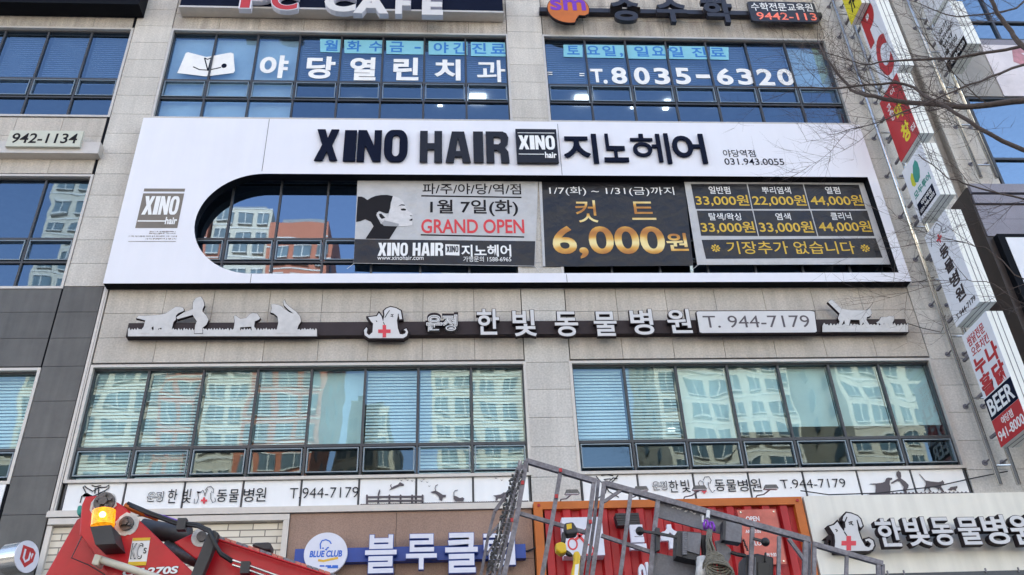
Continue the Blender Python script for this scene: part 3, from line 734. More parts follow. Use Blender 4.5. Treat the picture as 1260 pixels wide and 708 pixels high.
yb = YB - .014
cells = [((30, 80), (236, 80), (255, 172), (48, 172)), ((240, 80), (443, 81), (467, 172), (259, 172)), ((447, 81), (650, 83), (676, 173), (471, 172)),
         ((52, 178), (257, 178), (278, 272), (68, 271)), ((261, 178), (471, 178), (497, 272), (282, 272)), ((475, 178), (681, 178), (708, 272), (501, 272)),
         ((70, 286), (712, 280), (738, 352), (86, 356))]
for cll in cells: flat('price_cell', c6.pts(cll), yb, M['banner_black'], B3)
for s, r in (('일반펌', (97, 89, 175, 116)), ('뿌리염색', (293, 90, 398, 116)), ('열펌', (527, 90, 580, 116)), ('탈색/왁싱', (97, 187, 215, 214)), ('염색', (343, 187, 398, 213)), ('클리닉', (547, 185, 622, 213))):
    T('service_name', s, *r, 'print_white', B3, .006, c6)
for s, r in (('33,000원', (48, 120, 243, 162)), ('22,000원', (258, 120, 455, 162)), ('44,000원', (472, 120, 664, 162)), ('33,000원', (68, 218, 265, 262)), ('33,000원', (283, 217, 481, 262)), ('44,000원', (502, 216, 695, 259))):
    T('price', s, *r, 'print_yellow', B3, .012, c6)
T('notice', '※ 기장추가 없습니다 ※', 104, 292, 690, 338, 'print_yellow', B3, .004, c6)
rp = MB()                                          # cords tying the banners
for a, b in (((860, 325.5), (852, 332)), ((1096, 325), (1103, 329)), ((436, 324), (427, 331)), ((658, 327), (664, 335))):
    rp.tube([PY(*a, YB - .02), PY(*b, YB + .03)], .004, 5)
o = rp.build('banner_cord', M['print_white']); tag(o, 'thin white cords tying the salon banners at their lower corners', 'cord')

# ================================================================== ANIMAL CLINIC SIGN on the granite band
YV = -.16
VS = thing('clinic_sign', 'long brown sign bar with grey animal cut-outs and clinic letters on the granite band', 'sign', (1, YV, 8.8))
a, b = PY(157, 404, -.12), PY(1116.5, 401, -.12)
zb0, zb1 = 8.80, 9.04
MB().box(a.x, b.x, -.12, -.002, zb0, zb1).build('bar', M['bar_brown'], VS)
ca, cb, cc = Crop(150, 355, 5.04), Crop(430, 365, 8.4), Crop(1000, 355, 9.692)
def cutout(name, pts, y, depth=.05, parent=VS, face='steel_plate', side='letter_side', rim=.006):
    L = xz(pts, y); o = shape(name, [L], wall(y), -depth, M[side], parent, offset=rim)
    shape('face', [L], wall(y - .002), .003, M[face], o); return o
def jag(u0, u1, vt, vb, step, amp, seed):
    r = random.Random(seed); L = [(u0, vb)]; u = u0
    while u < u1:
        L += [(u, vt + r.uniform(-.2, .4) * amp), (u + step * .5, vt - amp * r.uniform(.4, 1.1))]; u += step
    return L + [(u1, vt), (u1, vb)]
cutout('grass_cutout', ca.pts(jag(38, 1210, 258, 298, 17, 14, 1)), YV)
cutout('dog_cutout', ca.pts([(90,186),(105,170),(140,172),(240,165),(275,155),(310,130),(335,115),(365,117),(382,122),(385,140),(350,155),(335,170),(335,195),(320,210),(310,250),(310,280),(250,280),(246,245),(226,250),(224,280),(200,280),(196,235),(178,250),(174,280),(100,280),(135,240),(145,200),(120,192)]), YV - .004)
cutout('child_cutout', ca.pts([(440,130),(440,90),(455,65),(475,55),(490,52),(505,75),(512,105),(500,130),(500,145),(525,170),(538,195),(525,225),(500,245),(500,280),(450,280),(455,230),(465,205),(450,185),(440,165),(345,192),(338,180),(385,150)]), YV - .008)
cutout('puppy_cutout', ca.pts([(695,175),(705,168),(720,180),(735,190),(770,185),(795,160),(815,153),(840,158),(858,185),(850,195),(825,205),(820,235),(835,270),(806,270),(803,238),(780,240),(735,242),(730,270),(690,270),(700,210)]), YV - .004)
cutout('cat_cutout', ca.pts([(925,100),(945,98),(985,108),(1010,130),(1040,150),(1066,158),(1030,130),(1005,105),(1000,82),(1010,72),(1018,95),(1040,115),(1080,145),(1105,175),(1112,205),(1095,230),(1080,280),(955,280),(970,215),(965,175),(940,155),(922,150),(930,125)]), YV - .004)
cutout('grass_cutout', cc.pts(jag(115, 1138, 440, 522, 40, 26, 2)), YV)
cutout('cat_cutout', cc.pts([(182,165),(215,138),(240,145),(340,245),(460,262),(640,262),(655,245),(690,255),(705,300),(690,330),(645,345),(640,380),(690,460),(640,470),(600,405),(570,470),(555,378),(450,374),(425,470),(395,470),(375,380),(330,470),(295,470),(320,395),(300,360),(320,300)]), YV - .004)
cutout('kitten_cutout', cc.pts([(755,410),(790,390),(815,345),(880,345),(905,332),(970,335),(970,380),(950,410),(960,470),(920,470),(900,415),(880,470),(850,410),(830,470),(800,420),(770,420)]), YV - .004)
catdog = [(195,215),(285,205),(305,172),(330,205),(348,262),(362,190),(358,150),(385,125),(425,110),(480,122),(530,150),(545,235),(518,238),(505,180),(490,250),(500,330),(520,390),(548,395),(575,385),(585,362),(562,345),(588,332),(606,370),(592,410),(555,432),(200,432),(158,402),(150,352),(175,320),(186,335),(178,380),(202,402),(238,372),(245,280),(225,262)]
lg_ = cutout('cat_dog_logo', cb.pts(catdog), YV - .01, .08, face='letter_face', rim=.022)
def cross(name, c, u, v, r, t, y, par, mat='red_cross'):
    L = [(u-t,v-r),(u+t,v-r),(u+t,v-t),(u+r,v-t),(u+r,v+t),(u+t,v+t),(u+t,v+r),(u-t,v+r),(u-t,v+t),(u-r,v+t),(u-r,v-t),(u-t,v-t)]
    return shape(name, [xz(c.pts(L), y)], wall(y), .004, M[mat], par)
def stk(name, c, lines, wd, y, mat, par):          # printed or routed line work
    m = []
    for L in lines: m.append(stroke(xz(c.pts(L), y), wd))
    vs, fs = [], []
    for sp in m:
        V, F = shape_data([sp]); n = len(vs); vs += [wall(y).at(v.x, v.y, (v.z + 1) / 2 * .003) for v in V]; fs += [tuple(i + n for i in f) for f in F]
    return link(name, vs, fs, M[mat], par)
cross('red_cross', cb, 361, 360, 64, 18, YV - .016, lg_)
stk('muzzle', cb, [[(430,185),(445,190),(455,185)],[(445,190),(440,205),(425,205)],[(440,205),(452,212)],[(275,250),(285,262)],[(365,220),(395,170),(415,145)],[(350,265),(362,292)],[(500,250),(505,180)]], .012, YV - .016, 'print_dark', lg_)
for ch, r in (('한', (586, 380, 615, 413)), ('빛', (630, 381, 661, 415)), ('동', (682, 383, 712, 415)), ('물', (730, 383, 759.5, 414.5)), ('병', (775, 380, 804.5, 413)), ('원', (820, 380, 851, 411))):
    chan('letter', ch, FRd(*r, YV, .06),.06, M['letter_face'], M['letter_side'], VS, .018, .022)
for ch, r in (('운', (524.5, 388, 544, 408.5)), ('정', (543.5, 387.5, 563, 409))):
    o = text('letter', ch, FR(r[0]-1, r[1]-1, r[2]+1, r[3]+1, YV), .05, M['letter_side'], VS, .075)
    V, F = text_data(ch, .055); place('face', V, F, FR(*r, YV - .051), .004, M['letter_face'], o)
    V, F = text_data(ch, .012); place('outline', V, F, FR(r[0]+1.2, r[1]+1.2, r[2]-1.2, r[3]-1.2, YV - .0555), .002, M['print_dark'], o)
    V, F = text_data(ch, -.004); place('inner_face', V, F, FR(r[0]+1.8, r[1]+1.8, r[2]-1.8, r[3]-1.8, YV - .058), .002, M['letter_face'], o)
pb = shape('phone_box', [xz([(856, 384), (858, 382.7), (998, 382), (1003, 383), (1006.5, 409), (1004, 410.3), (863, 411), (860, 410)], YV - .05)], wall(YV), .05, M['letter_side'], VS)
shape('face', [xz([(857, 384.5), (859, 383.5), (997, 382.8), (1002, 384), (1005, 408), (1003, 409.3), (864, 410), (861, 409)], YV - .051)], wall(YV - .051), .004, M['letter_face'], pb)
text('phone_number', 'T. 944-7179', FR(865.5, 388.5, 996, 403.2, YV - .0555), .002, M['print_brown'], pb, -.002)
def wire(name, pts, r, mat, label, parent=None):
    o = MB().tube(pts, r, 5).build(name, M[mat], parent); return tag(o, label, 'cable') if parent is None else o
wire('sign_cable', [PY(1116, 398, -.1), PY(1135, 404, -.05), PY(1158, 409, -.04), PY(1162, 400, -.06), PY(1163, 388, -.06)], .007, 'hose', 'thin black cable running from the clinic sign bar to the blade sign poles')
wire('sign_cable', [PY(1122, 348, -.1), PY(1135, 346, -.06), PY(1150, 341, -.1)], .007, 'hose', 'short black cable from the white signboard corner to the poles')

# ================================================================== CLINIC WINDOW FILM (white strips under the second floor glass)
def film(name, label, xs):
    t = thing(name, label, 'window sign', ((xs[0] + xs[-1]) / 2, 0, 6.1))
    for a, b in zip(xs[:-1], xs[1:]): MB().box(a + .015, b - .015, .03, .06, 6.115, 6.50).build('film_panel', M['white_film'], t)
    for x in xs: MB().box(x - .009, x + .009, .02, .07, 6.115, 6.50).build('mullion', M['alu_dark'], t)
    return t
F1 = film('clinic_window_film', 'white window strip with clinic name, fence and leaping cats left of the middle pillar', LX)
F2 = film('clinic_window_film', 'white window strip with clinic name and boy with dog right of the middle pillar', RX)
YF = .018
MB().box(-5.40, 1.155, .062, .3, 6.11, 6.52).build('backing', M['joint'], F1); MB().box(1.88, 7.70, .062, .3, 6.11, 6.52).build('backing', M['joint'], F2)
cl, ch_, cj = Crop(80, 580, 4.846), Crop(440, 575, 5.727), Crop(1050, 565, 8.4)
def name_row(t, dx, c, items):
    for s, r, wt in items: text('lettering', s, fr_c(c, *r, YF), .002, M['print_dark'], t, wt)
name_row(F1, 0, cl, [('한', (613, 108, 668, 190), .0), ('빛', (700, 106, 752, 190), .0), ('동', (905, 110, 966, 182), .0), ('물', (978, 108, 1036, 184), .0), ('병', (1064, 102, 1126, 182), .0), ('원', (1136, 98, 1198, 180), .0)])
name_row(F1, 0, Crop(300, 420, 3.15), [('T.944-7179', (178, 567, 444, 608), -.012)])
name_row(F1, 0, cl, [('운정', (490, 122, 586, 182), .035)])
V, F = text_data('운정', .002); place('lettering', V, F, fr_c(cl, 494, 126, 582, 178, YF - .003), .001, M['white_film'], F1)
stk('cat_dog_outline', cl, [[(772,165),(770,192),(786,190),(796,160),(792,132),(786,122),(812,124),(822,112),(832,134),(836,150)],[(836,115),(850,95),(870,90),(886,108),(884,130),(872,122)],[(868,130),(870,165),(880,188),(898,178),(894,160)],[(850,105),(836,140)]], .008, YF, 'print_dark', F1)
cross('red_cross', cl, 829, 175, 19, 6, YF - .002, F1)
# garland at far left, partly hidden by the lift
for t, c, L in ((F1, cl, [[(90,190),(100,150),(125,130),(108,95),(118,88),(126,98),(165,120),(200,98),(245,95),(262,82),(262,100),(240,115),(200,135),(165,150),(125,130)],[(160,85),(185,92),(215,85)],[(180,100),(178,135)],[(200,98),(200,140)],[(235,120),(248,145)]]),
                (F2, Crop(700, 560, 4.785), [[(160,125),(180,150),(215,180),(235,215),(295,250)],[(290,120),(265,150),(225,180),(215,225),(165,260)],[(190,120),(225,115),(260,122)],[(205,145),(245,140),(235,170)],[(245,150),(260,135),(285,140)]])):
    stk('garland', c, L, .014, YF, 'print_dark', t)
def sil(t, c, L, nm='silhouette', y=YF): return shape(nm, [xz(c.pts(L), y)], wall(y), .002, M['print_brown'], t)
for u in (66, 224, 303, 384, 458): sil(F1, ch_, [(u-7,262),(u-7,198),(u,192),(u+7,198),(u+7,260)], 'fence_print')
for v0, v1, e in ((212, 208, 0), (240, 236, 0)): stk('fence_print', ch_, [[(70,v0),(220,v0-3),(460,v1)]], .028, YF - .003, 'print_brown', F1)
sil(F1, ch_, [(138,256),(142,190),(150,165),(158,155),(160,172),(152,200),(152,256)], 'fence_print')
sil(F1, ch_, [(220,165),(235,150),(255,135),(285,122),(298,106),(310,112),(326,120),(325,132),(300,132),(270,145),(245,156)])
stk('tail_print', ch_, [[(240,146),(232,132),(238,122)]], .012, YF - .003, 'print_brown', F1)
sil(F1, ch_, [(515,175),(530,170),(550,165),(575,178),(600,195),(622,196),(622,212),(602,214),(595,240),(580,232),(570,205),(545,185),(525,183)])
stk('tail_print', ch_, [[(552,168),(546,150),(550,132),(565,124)]], .010, YF - .003, 'print_brown', F1)
sil(F1, ch_, [(675,200),(695,205),(720,218),(740,212),(752,222),(745,240),(690,240),(676,225)])
stk('tail_print', ch_, [[(680,204),(678,180),(686,166),(706,162)]], .010, YF - .003, 'print_brown', F1)
sil(F1, ch_, [(955,200),(975,198),(1010,192),(1030,178),(1050,180),(1055,195),(1045,205),(1040,235),(1025,235),(1020,218),(990,220),(985,236),(972,236),(974,212)])
sil(F1, ch_, jag(15, 1200, 262, 268, 12, 5, 5)[:1] + [(u, 262 - (u - 15) * .021 - (3 if i % 2 else 0)) for i, u in enumerate(range(20, 1205, 8))] + [(1205, 244), (20, 269)], 'ground_print')
bd = MB()
for u, v in ((288,78),(308,92),(335,80),(352,90),(384,95),(410,104),(450,98),(465,84),(490,104),(505,132),(1015,90),(975,75)):
    p = PY(*ch_(u, v), YF); bd.prism([(p.x-.02, YF, p.z+.008), (p.x, YF, p.z-.004), (p.x+.022, YF, p.z+.004), (p.x, YF, p.z-.014)], (0, -.002, 0))
bd.build('bird_print', M['print_brown'], F1)
sil(F2, cj, [(162,262),(180,255),(240,252),(300,245),(325,235),(340,200),(360,192),(400,196),(402,212),(378,222),(375,260),(385,290),(382,345),(385,365),(225,365),(232,300),(228,265)])
sil(F2, cj, [(445,170),(445,140),(465,120),(490,140),(495,180),(490,200),(540,235),(572,270),(566,300),(545,320),(560,365),(535,365),(515,320),(520,290),(480,230),(455,228),(395,258),(390,245),(430,220),(465,200)])
sil(F2, cj, [(675,152),(690,160),(745,222),(800,232),(880,240),(910,232),(918,218),(938,240),(938,258),(912,262),(905,285),(945,345),(925,345),(885,300),(885,340),(872,300),(835,292),(800,290),(790,310),(810,342),(795,342),(772,305),(760,300),(740,335),(730,335),(738,290),(750,262),(745,235)])
sil(F2, cj, [(975,312),(990,308),(1005,290),(1040,285),(1075,278),(1075,300),(1060,312),(1065,328),(1050,328),(1040,316),(1020,318),(1015,330),(1000,325)])
sil(F2, cj, [(120,376), (215,352)] + [(u, 358 - (u - 215) * .012 - (14 if i % 3 == 1 else 0)) for i, u in enumerate(range(225, 1200, 14))] + [(1205, 345), (1205, 352), (700, 370)], 'ground_print', YF - .003)
cz5 = Crop(700, 560, 4.785); cz8 = Crop(680, 420, 2.172)
name_row(F2, 0, cz5, [('한', (590, 150, 645, 220), .0), ('빛', (660, 146, 712, 220), .0), ('동', (860, 145, 918, 212), .0), ('물', (928, 145, 985, 216), .0), ('병', (997, 145, 1055, 214), .0), ('원', (1070, 140, 1132, 214), .0), ('운정', (492, 155, 578, 208), .035)])
V, F = text_data('운정', .002); place('lettering', V, F, fr_c(cz5, 496, 159, 574, 204, YF - .003), .001, M['white_film'], F2)
name_row(F2, 0, Crop(940, 560, 3.9375), [('T.944-7179', (80, 117, 395, 160), -.012)])
stk('cat_dog_outline', cz5, [[(750,190),(752,222),(765,215),(775,195),(762,165),(772,150),(790,160),(795,180)],[(790,150),(800,130),(825,128),(838,150),(830,170)],[(820,160),(825,195),(845,222),(860,208)]], .008, YF, 'print_dark', F2)
cross('red_cross', cz5, 797, 214, 14, 5, YF - .002, F2)

# ================================================================== FOURTH FLOOR window lettering (stuck on the glass)
YG = .082
ce, cf = Crop(200, 0, 2.8636), Crop(650, 0, 3.15)
DL = thing('dentist_window_lettering', 'white dentist name lettering and book mark on the top left windows', 'window lettering', (-2, YG, 14.45))
for s, r in (('야', (342, 196, 442, 276)), ('당', (507, 200, 608, 278)), ('열', (660, 203, 752, 284)), ('린', (813, 204, 902, 284)), ('치', (958, 210, 1050, 284)), ('과', (1108, 213, 1208, 290))):
    text('letter', s, fr_c(ce, *r, YG), .003, M['sticker_white'], DL, .015 if s == '과' else .034)
bk_ = shape('book_mark', [xz(ce.pts([(52, 258), (82, 188), (90, 185), (155, 202), (240, 186), (250, 190), (255, 250), (250, 258), (170, 268), (150, 270)]), YG)], wall(YG), .003, M['sticker_white'], DL)
stk('book_lines', ce, [[(148, 205), (160, 250)], [(172, 205), (160, 250)], [(148, 205), (158, 210), (172, 205)], [(108, 236), (130, 246), (160, 248), (190, 242), (206, 238)]], .022, YG - .004, 'navy', bk_)
shape('book_dot', [ring(PY(*ce(217, 233), YG).x, PY(*ce(217, 233), YG).z, .05, .06, 16)], wall(YG - .004), .003, M['navy'], bk_)
def strip(name, label, c, blocks, items, y):
    t = thing(name, label, 'window sticker', tuple(PY(*c(blocks[0][0], blocks[0][3]), y)))
    for b in blocks: shape('aqua_field', [xz(c.pts([(b[0], b[1]), (b[2], b[1] + 2), (b[2] + 1, b[3] + 2), (b[0] + 1, b[3])]), y)], wall(y), .002, M['sticker_aqua'], t)
    for s, r in items: text('lettering', s, fr_c(c, *r, y - .003), .002, M['sticker_blue'], t, .02)
strip('opening_hours_sticker', 'aqua sticker strip with blue weekday evening hours above the dentist name', ce, [(555, 138, 629, 184), (640, 141, 777, 188), (788, 144, 925, 191), (937, 146, 1074, 193), (1086, 149, 1212, 198)],
      [('월', (570, 142, 618, 180)), ('화', (650, 144, 700, 182)), ('수', (728, 146, 775, 182)), ('금', (800, 148, 850, 184)), ('-', (888, 166, 910, 172)), ('야', (955, 150, 1008, 188)), ('간', (1024, 150, 1072, 190)), ('진', (1090, 152, 1140, 190)), ('료', (1156, 155, 1208, 190))], YG)
strip('opening_hours_sticker', 'aqua sticker strip with blue weekend hours above the dentist telephone number', cf, [(136, 174, 210, 221), (220, 174, 371, 224), (381, 176, 533, 228), (545, 179, 692, 229), (704, 182, 776, 231)],
      [('토', (150, 178, 198, 212)), ('요', (226, 178, 276, 212)), ('일', (288, 178, 338, 218)), (',', (356, 206, 368, 222)), ('일', (412, 180, 466, 220)), ('요', (478, 180, 528, 216)), ('일', (548, 182, 600, 222)), ('진', (634, 184, 688, 222)), ('료', (706, 186, 762, 220))], YG)
DP = thing('dentist_phone_lettering', 'white telephone number lettering on the top right windows', 'window lettering', (4.2, YG, 14.45))
for s, r in (('T', (242, 268, 290, 320)), ('.', (292, 310, 308, 326)), ('8', (322, 262, 382, 326)), ('0', (410, 262, 470, 328)), ('3', (488, 264, 548, 328)), ('5', (570, 264, 628, 328)), ('-', (650, 290, 704, 304)), ('6', (730, 266, 792, 330)), ('3', (810, 267, 872, 330)), ('2', (888, 268, 950, 332)), ('0', (966, 268, 1028, 332))):
    text('letter', s, fr_c(cf, *r, YG), .003, M['sticker_white'], DP, .03)
cr_ = MB()
for u, v in ((84, 285), (208, 290)):
    for dv in (-4, 4):
        a = PY(*cf(u, v + dv), YG); cr_.box(a.x - .05, a.x + .05, YG - .002, YG, a.z - .012, a.z + .012)
cr_.build('dash_mark', M['sticker_white'], DP)

# ================================================================== FIFTH FLOOR signs cut by the top of the picture
YT = -.25
PCS = thing('pc_cafe_sign', 'dark bar sign with a red and white cafe lettering at the top', 'sign', (-2, YT, 16.1))
p0, p1 = PY(220, 12, YT), PY(619, 14, YT)
zq0, zq1 = PY(300, 8.5, YT).z, 16.75
MB().box(p0.x, p1.x, YT, -.02, zq0, zq1).build('backboard', M['navy'], PCS)
MB().box(p0.x - .01, p1.x + .01, YT - .01, -.02, zq0 - .05, zq0 - .002).build('lower_edge', M['alu'], PCS)
HL = .62
for s, x0, x1, bt, m in (('P', 293, 333, 13, 'blade_red'), ('C', 331, 366, 15, 'blade_red'), ('C', 398, 437, 17, 'letter_face'), ('A', 434, 478, 19, 'letter_face'), ('F', 486, 500, 20, 'letter_face'), ('E', 519, 545, 21, 'letter_face')):
    y = YT - .14; a, b = PY(x0, bt - 3, y), PY(x1, bt - 3, y); wx = max(b.x - a.x, .3)
    f = Frame((a.x, y + .13, a.z), (wx, 0, 0), (0, 0, HL), (0, -1, 0))
    V, F = text_data(s, .055); xs = [v.x for v in V]; zs = [v.y for v in V]; bx_ = (min(xs), min(zs), max(xs), max(zs))
    o = place('letter', V, F, f, .12, M['letter_white'], PCS, bx_)
    V, F = text_data(s, .03 if m == 'blade_red' else .05); place('face', V, F, f.lift(.121), .006, M[m], o, bx_)
MS = thing('math_school_sign', 'black bar sign with an orange bitten disc and black letters at the top', 'sign', (4.7, -.2, 16.1))
y = -.16
y = -.13; a, b = PY(664, 16, y), PY(1013, 23, y)
MB().box(a.x, b.x, y, -.02, a.z + .05, a.z + .17).build('bar', M['sign_black'], MS)
cc_ = PY(*cf(155, 34), y - .11); rr_ = .42
disc = [(cc_.x + rr_ * math.cos(R(t)), cc_.z + rr_ * math.sin(R(t))) for t in range(-20, 285, 8)]
disc += [(cc_.x + .14, cc_.z - .30), (cc_.x + .20, cc_.z - .19), (cc_.x + .32, cc_.z - .20)]
o = shape('orange_disc', [disc], wall(y - .05), .06, M['letter_side'], MS, offset=.012)
shape('face', [disc], wall(y - .1105), .004, M['container_orange'], o)
text('initials', 'sm', Frame((cc_.x - .36, y - .1155, cc_.z - .06), (.72, 0, 0), (0, 0, .33), (0, -1, 0)), .003, M['purple'], o, .02)
for s, r in (('송', (318, -16, 434, 80)), ('수', (498, -12, 614, 84)), ('학', (676, -10, 792, 86))):
    f = FRd(*cf(r[0], r[1]), *cf(r[2], r[3]), y - .03, .10); text('letter', s, f, .10, M['sign_black'], MS, .035)
bf_ = FRd(*cf(858, 8), *cf(1118, 84), y - .03, .06)
o = place('information_board', *shape_data([rrect(0, 0, 1, 1, .08)]), bf_, .06, M['sign_black'], MS, (0, 0, 1, 1))
text('board_title', '수학전문교육원', bf_.lift(.061).sub(.04, .52, .96, .93), .003, M['sticker_white'], o, .008)
text('led_number', '9442-113', bf_.lift(.061).sub(.09, .08, .97, .44), .003, pbr('led_red', (.75, .16, .10), .4, emit=.08), o, .008)
LS = thing('dark_sign_box', 'underside of a dark shop sign at the top left corner', 'sign', (-9, -.3, 16.2))
a, b = PY(0, 5, -.35), PY(171, 5, -.35)
MB().box(-14, b.x, -.35, -.02, PY(85, 4, -.35).z, 16.95).build('box', M['black_metal'], LS)
a, b = PY(92, 1, -.36), PY(113, 1, -.36); MB().box(a.x, b.x, -.365, -.352, 16.30, 16.9).build('white_letter', M['letter_white'], LS)
a, b = PY(117, 1, -.36), PY(163, 1, -.36); MB().box(a.x, b.x, -.358, -.352, 16.32, 16.9).build('inner_panel', M['navy'], LS)

# ================================================================== number sign on the left bay
y = -.22
NS = thing('phone_number_sign', 'pale box sign reading 942-1134 on the left granite bay', 'sign', (-7.4, y, 12.7))
z0, z1 = PY(60, 180.5, y).z, PY(60, 161, y).z
a, b = PY(9, 172, y), PY(100, 172, y)
MB().box(a.x, b.x, y, y + .05, z0, z1).build('number_box', M['number_face'], NS)
text('number', '942-1134', Frame((a.x + .07, y - .001, z0 + (z1 - z0) * .2), (b.x - a.x - .14, 0, 0), (0, 0, (z1 - z0) * .62), (0, -1, 0)), .003, M['print_dark'], NS, .012, .03)
a2, b2 = PY(-120, 184, -.16), PY(122, 184, -.16)
MB().box(-10.5, b2.x, -.168, -.002, z0 - .10, z0 + .16).build('bar', M['alu'], NS)

# ================================================================== BARBER sign
ck = Crop(360, 640, 4.2); yb2 = -.14
BS = thing('barber_sign', 'blue bar sign with a round white logo disc and big white letters', 'sign', (-.6, yb2, 5.2))
a, b = PY(*ck(10, 190), yb2), PY(*ck(1205, 165), yb2)
MB().box(a.x, b.x, yb2, -.022, PY(*ck(700, 208), yb2).z, PY(*ck(700, 135), yb2).z).build('bar', M['blue_bar'], BS)
dc = PY(*ck(171, 172), yb2 - .06); dr = PY(*ck(283, 172), yb2 - .06).x - dc.x
o = shape('logo_disc', [ring(dc.x, dc.z, dr, dr * .98, 48)], wall(yb2 - .01), .05, M['letter_white'], BS)
yl = yb2 - .061
text('logo_text', 'BLUE CLUB', fr_c(ck, 88, 158, 256, 192, yl), .002, M['logo_blue'], o, .035, .15)
stk('face_line', ck, [[(145,150),(143,125),(152,108),(172,102),(192,110),(200,124)],[(152,146),(162,146)],[(170,150),(172,158),(180,144),(188,142)]], .016, yl, 'logo_blue', o)
stk('swash', ck, [[(132,208),(160,212),(200,203),(235,196)]], .03, yl, 'logo_gold', o)
stk('fine_print', ck, [[(140,238),(165,238)],[(170,238),(200,238)],[(205,238),(235,238)],[(180,246),(235,246)]], .02, yl, 'logo_blue', o)
for s, r in (('블', (372, 74, 540, 278)), ('루', (584, 70, 748, 258)), ('클', (786, 64, 960, 276)), ('럽', (985, 62, 1152, 236))):
    f = FRd(*ck(r[0], r[1]), *ck(r[2], r[3]), yb2 - .02, .07); V, F = text_data(s, .036); xs = [v.x for v in V]; zs = [v.y for v in V]; bx_ = (min(xs), min(zs), max(xs), max(zs))
    o = place('letter', V, F, f, .07, M['blue_bar'], BS, bx_)
    V, F = text_data(s, .022); place('face', V, F, f.lift(.071), .006, M['letter_white'], o, bx_)
wire('facade_cable', [PY(640, 679, -.03), PY(650, 678, -.05), PY(660, 674, -.1)], .012, 'hose', 'black cable between the barber sign and the red container front')

# ================================================================== letters on the red container: hair shop board, letters, opening board
c7, cz5b, cO = Crop(580, 560, 4.783), Crop(700, 560, 4.785), Crop(860, 620, 5.25)
SB = thing('scissors_sign', 'white square sign with red scissors on the red container', 'sign', (1.9, -.2, 4.8))
q = PY(*c7(545, 600), -.3), PY(*c7(755, 370), -.3)
MB().box(q[0].x, q[1].x + .02, -.34, -.125, q[0].z, q[1].z).build('box', M['letter_white'], SB)
yy = -.342
for u, v in ((596, 524), (692, 560)):
    p = PY(*c7(u, v), yy); shape('handle_ring', [ring(p.x, p.z, .07, .085, 20), ring(p.x, p.z, .05, .063, 20)], wall(yy), .003, M['print_red'], SB)
stk('blade', c7, [[(612, 500), (700, 420)], [(680, 530), (605, 440)]], .035, yy - .003, 'print_red', SB)
HS2 = thing('container_letters', 'white raised shop letters on the red container behind the steel basket', 'sign', (2.6, -.2, 4.6))
text('letter', '트', fr_c(cz5b, 350, 420, 446, 565, -.27), .07, M['letter_white'], HS2, .06)
text('letter', '수', fr_c(cz5b, 535, 418, 650, 560, -.27), .07, M['letter_white'], HS2, .06)
text('letter', '이', fr_c(cz5b, 408, 640, 470, 800, -.22), .07, M['letter_white'], HS2, .06)
LP = thing('black_wall_lamp', 'small black ribbed lamp on the red container', 'lamp', tuple(PY(*cz5b(345, 370), -.25)))
lm = MB()
for k in range(5):
    a, b = PY(*cz5b(270 + k * 4, 325 + k * 15), -.28), PY(*cz5b(410 + k * 3, 352 + k * 13), -.28)
    lm.box(a.x, b.x, -.30 + k * .01, -.125, min(a.z, b.z) - .012, min(a.z, b.z) + .02)
lm.build('housing', M['box_dark'], LP)
OB = thing('opening_hours_board', 'translucent red board with white OPEN and CLOSE lettering on the container', 'sign', (4.2, -.17, 4.6))
q = PY(*cO(250, 60), -.2), PY(*cO(500, 60), -.2)
zt_, zb_ = PY(*cO(370, 38), -.2).z, PY(*cO(370, 395), -.2).z
MB().box(q[0].x, q[1].x, -.205, -.196, zb_, zt_).build('board', M['open_red'], OB)
bb = MB()
for x in (q[0].x + .04, q[1].x - .04):
    for z in (zb_ + .04, zt_ - .04): bb.cyl((x, -.206, z), (0, -1, 0), .014, .012, 10); bb.cyl((x, -.195, z), (0, 1, 0), .010, .075, 8)
bb.build('stand_off', M['chrome'], OB)
for s, r in (('OPEN', (303, 82, 390, 114)), ('AM 10:00', (300, 168, 400, 190)), ('CLOSE', (332, 242, 440, 270)), ('PM 9:00', (430, 318, 500, 342))):
    text('lettering', s, fr_c(cO, *r, -.206), .003, M['sticker_white'], OB, .015)

# sign lamps on the ledge above the container
for i, (hx, hy, bx0, by0) in enumerate(((861, 600, 842, 619), (949, 599, 931, 617), (789, 601, 775, 620), (704, 605, 690, 621))):
    yh = -.75
    p = PY(hx, hy, yh); q = Vector((PY(bx0, by0, -.1).x, -.10, 6.07))
    t = thing('sign_lamp', ['arm lamp with a flat grey head in front of the clinic name, second from right', 'arm lamp with a flat grey head beside the clinic telephone number', 'arm lamp with a flat grey head half hidden by the basket rail', 'arm lamp with a flat grey head in front of the middle granite pillar'][i], 'lamp', tuple(q), 'arm lamps above the red container')
    MB().tube([q, q + Vector((0, -.06, .01)), (q + p) / 2 + Vector((0, 0, -.03)), p + Vector((0, .03, -.02))], .010, 6).build('arm', M['steel_grey'], t)
    h = MB(); h.prism([(p.x - .10, yh, p.z - .02), (p.x + .10, yh, p.z - .02), (p.x + .075, yh, p.z + .03), (p.x - .075, yh, p.z + .03)], (0, .07, 0)); h.build('head', M['pin_steel'], t)
    lo_ = MB(); lo_.box(p.x - .09, p.x + .09, yh + .005, yh + .065, p.z - .028, p.z - .021); lo_.build('lens', M['blade_white'], t)

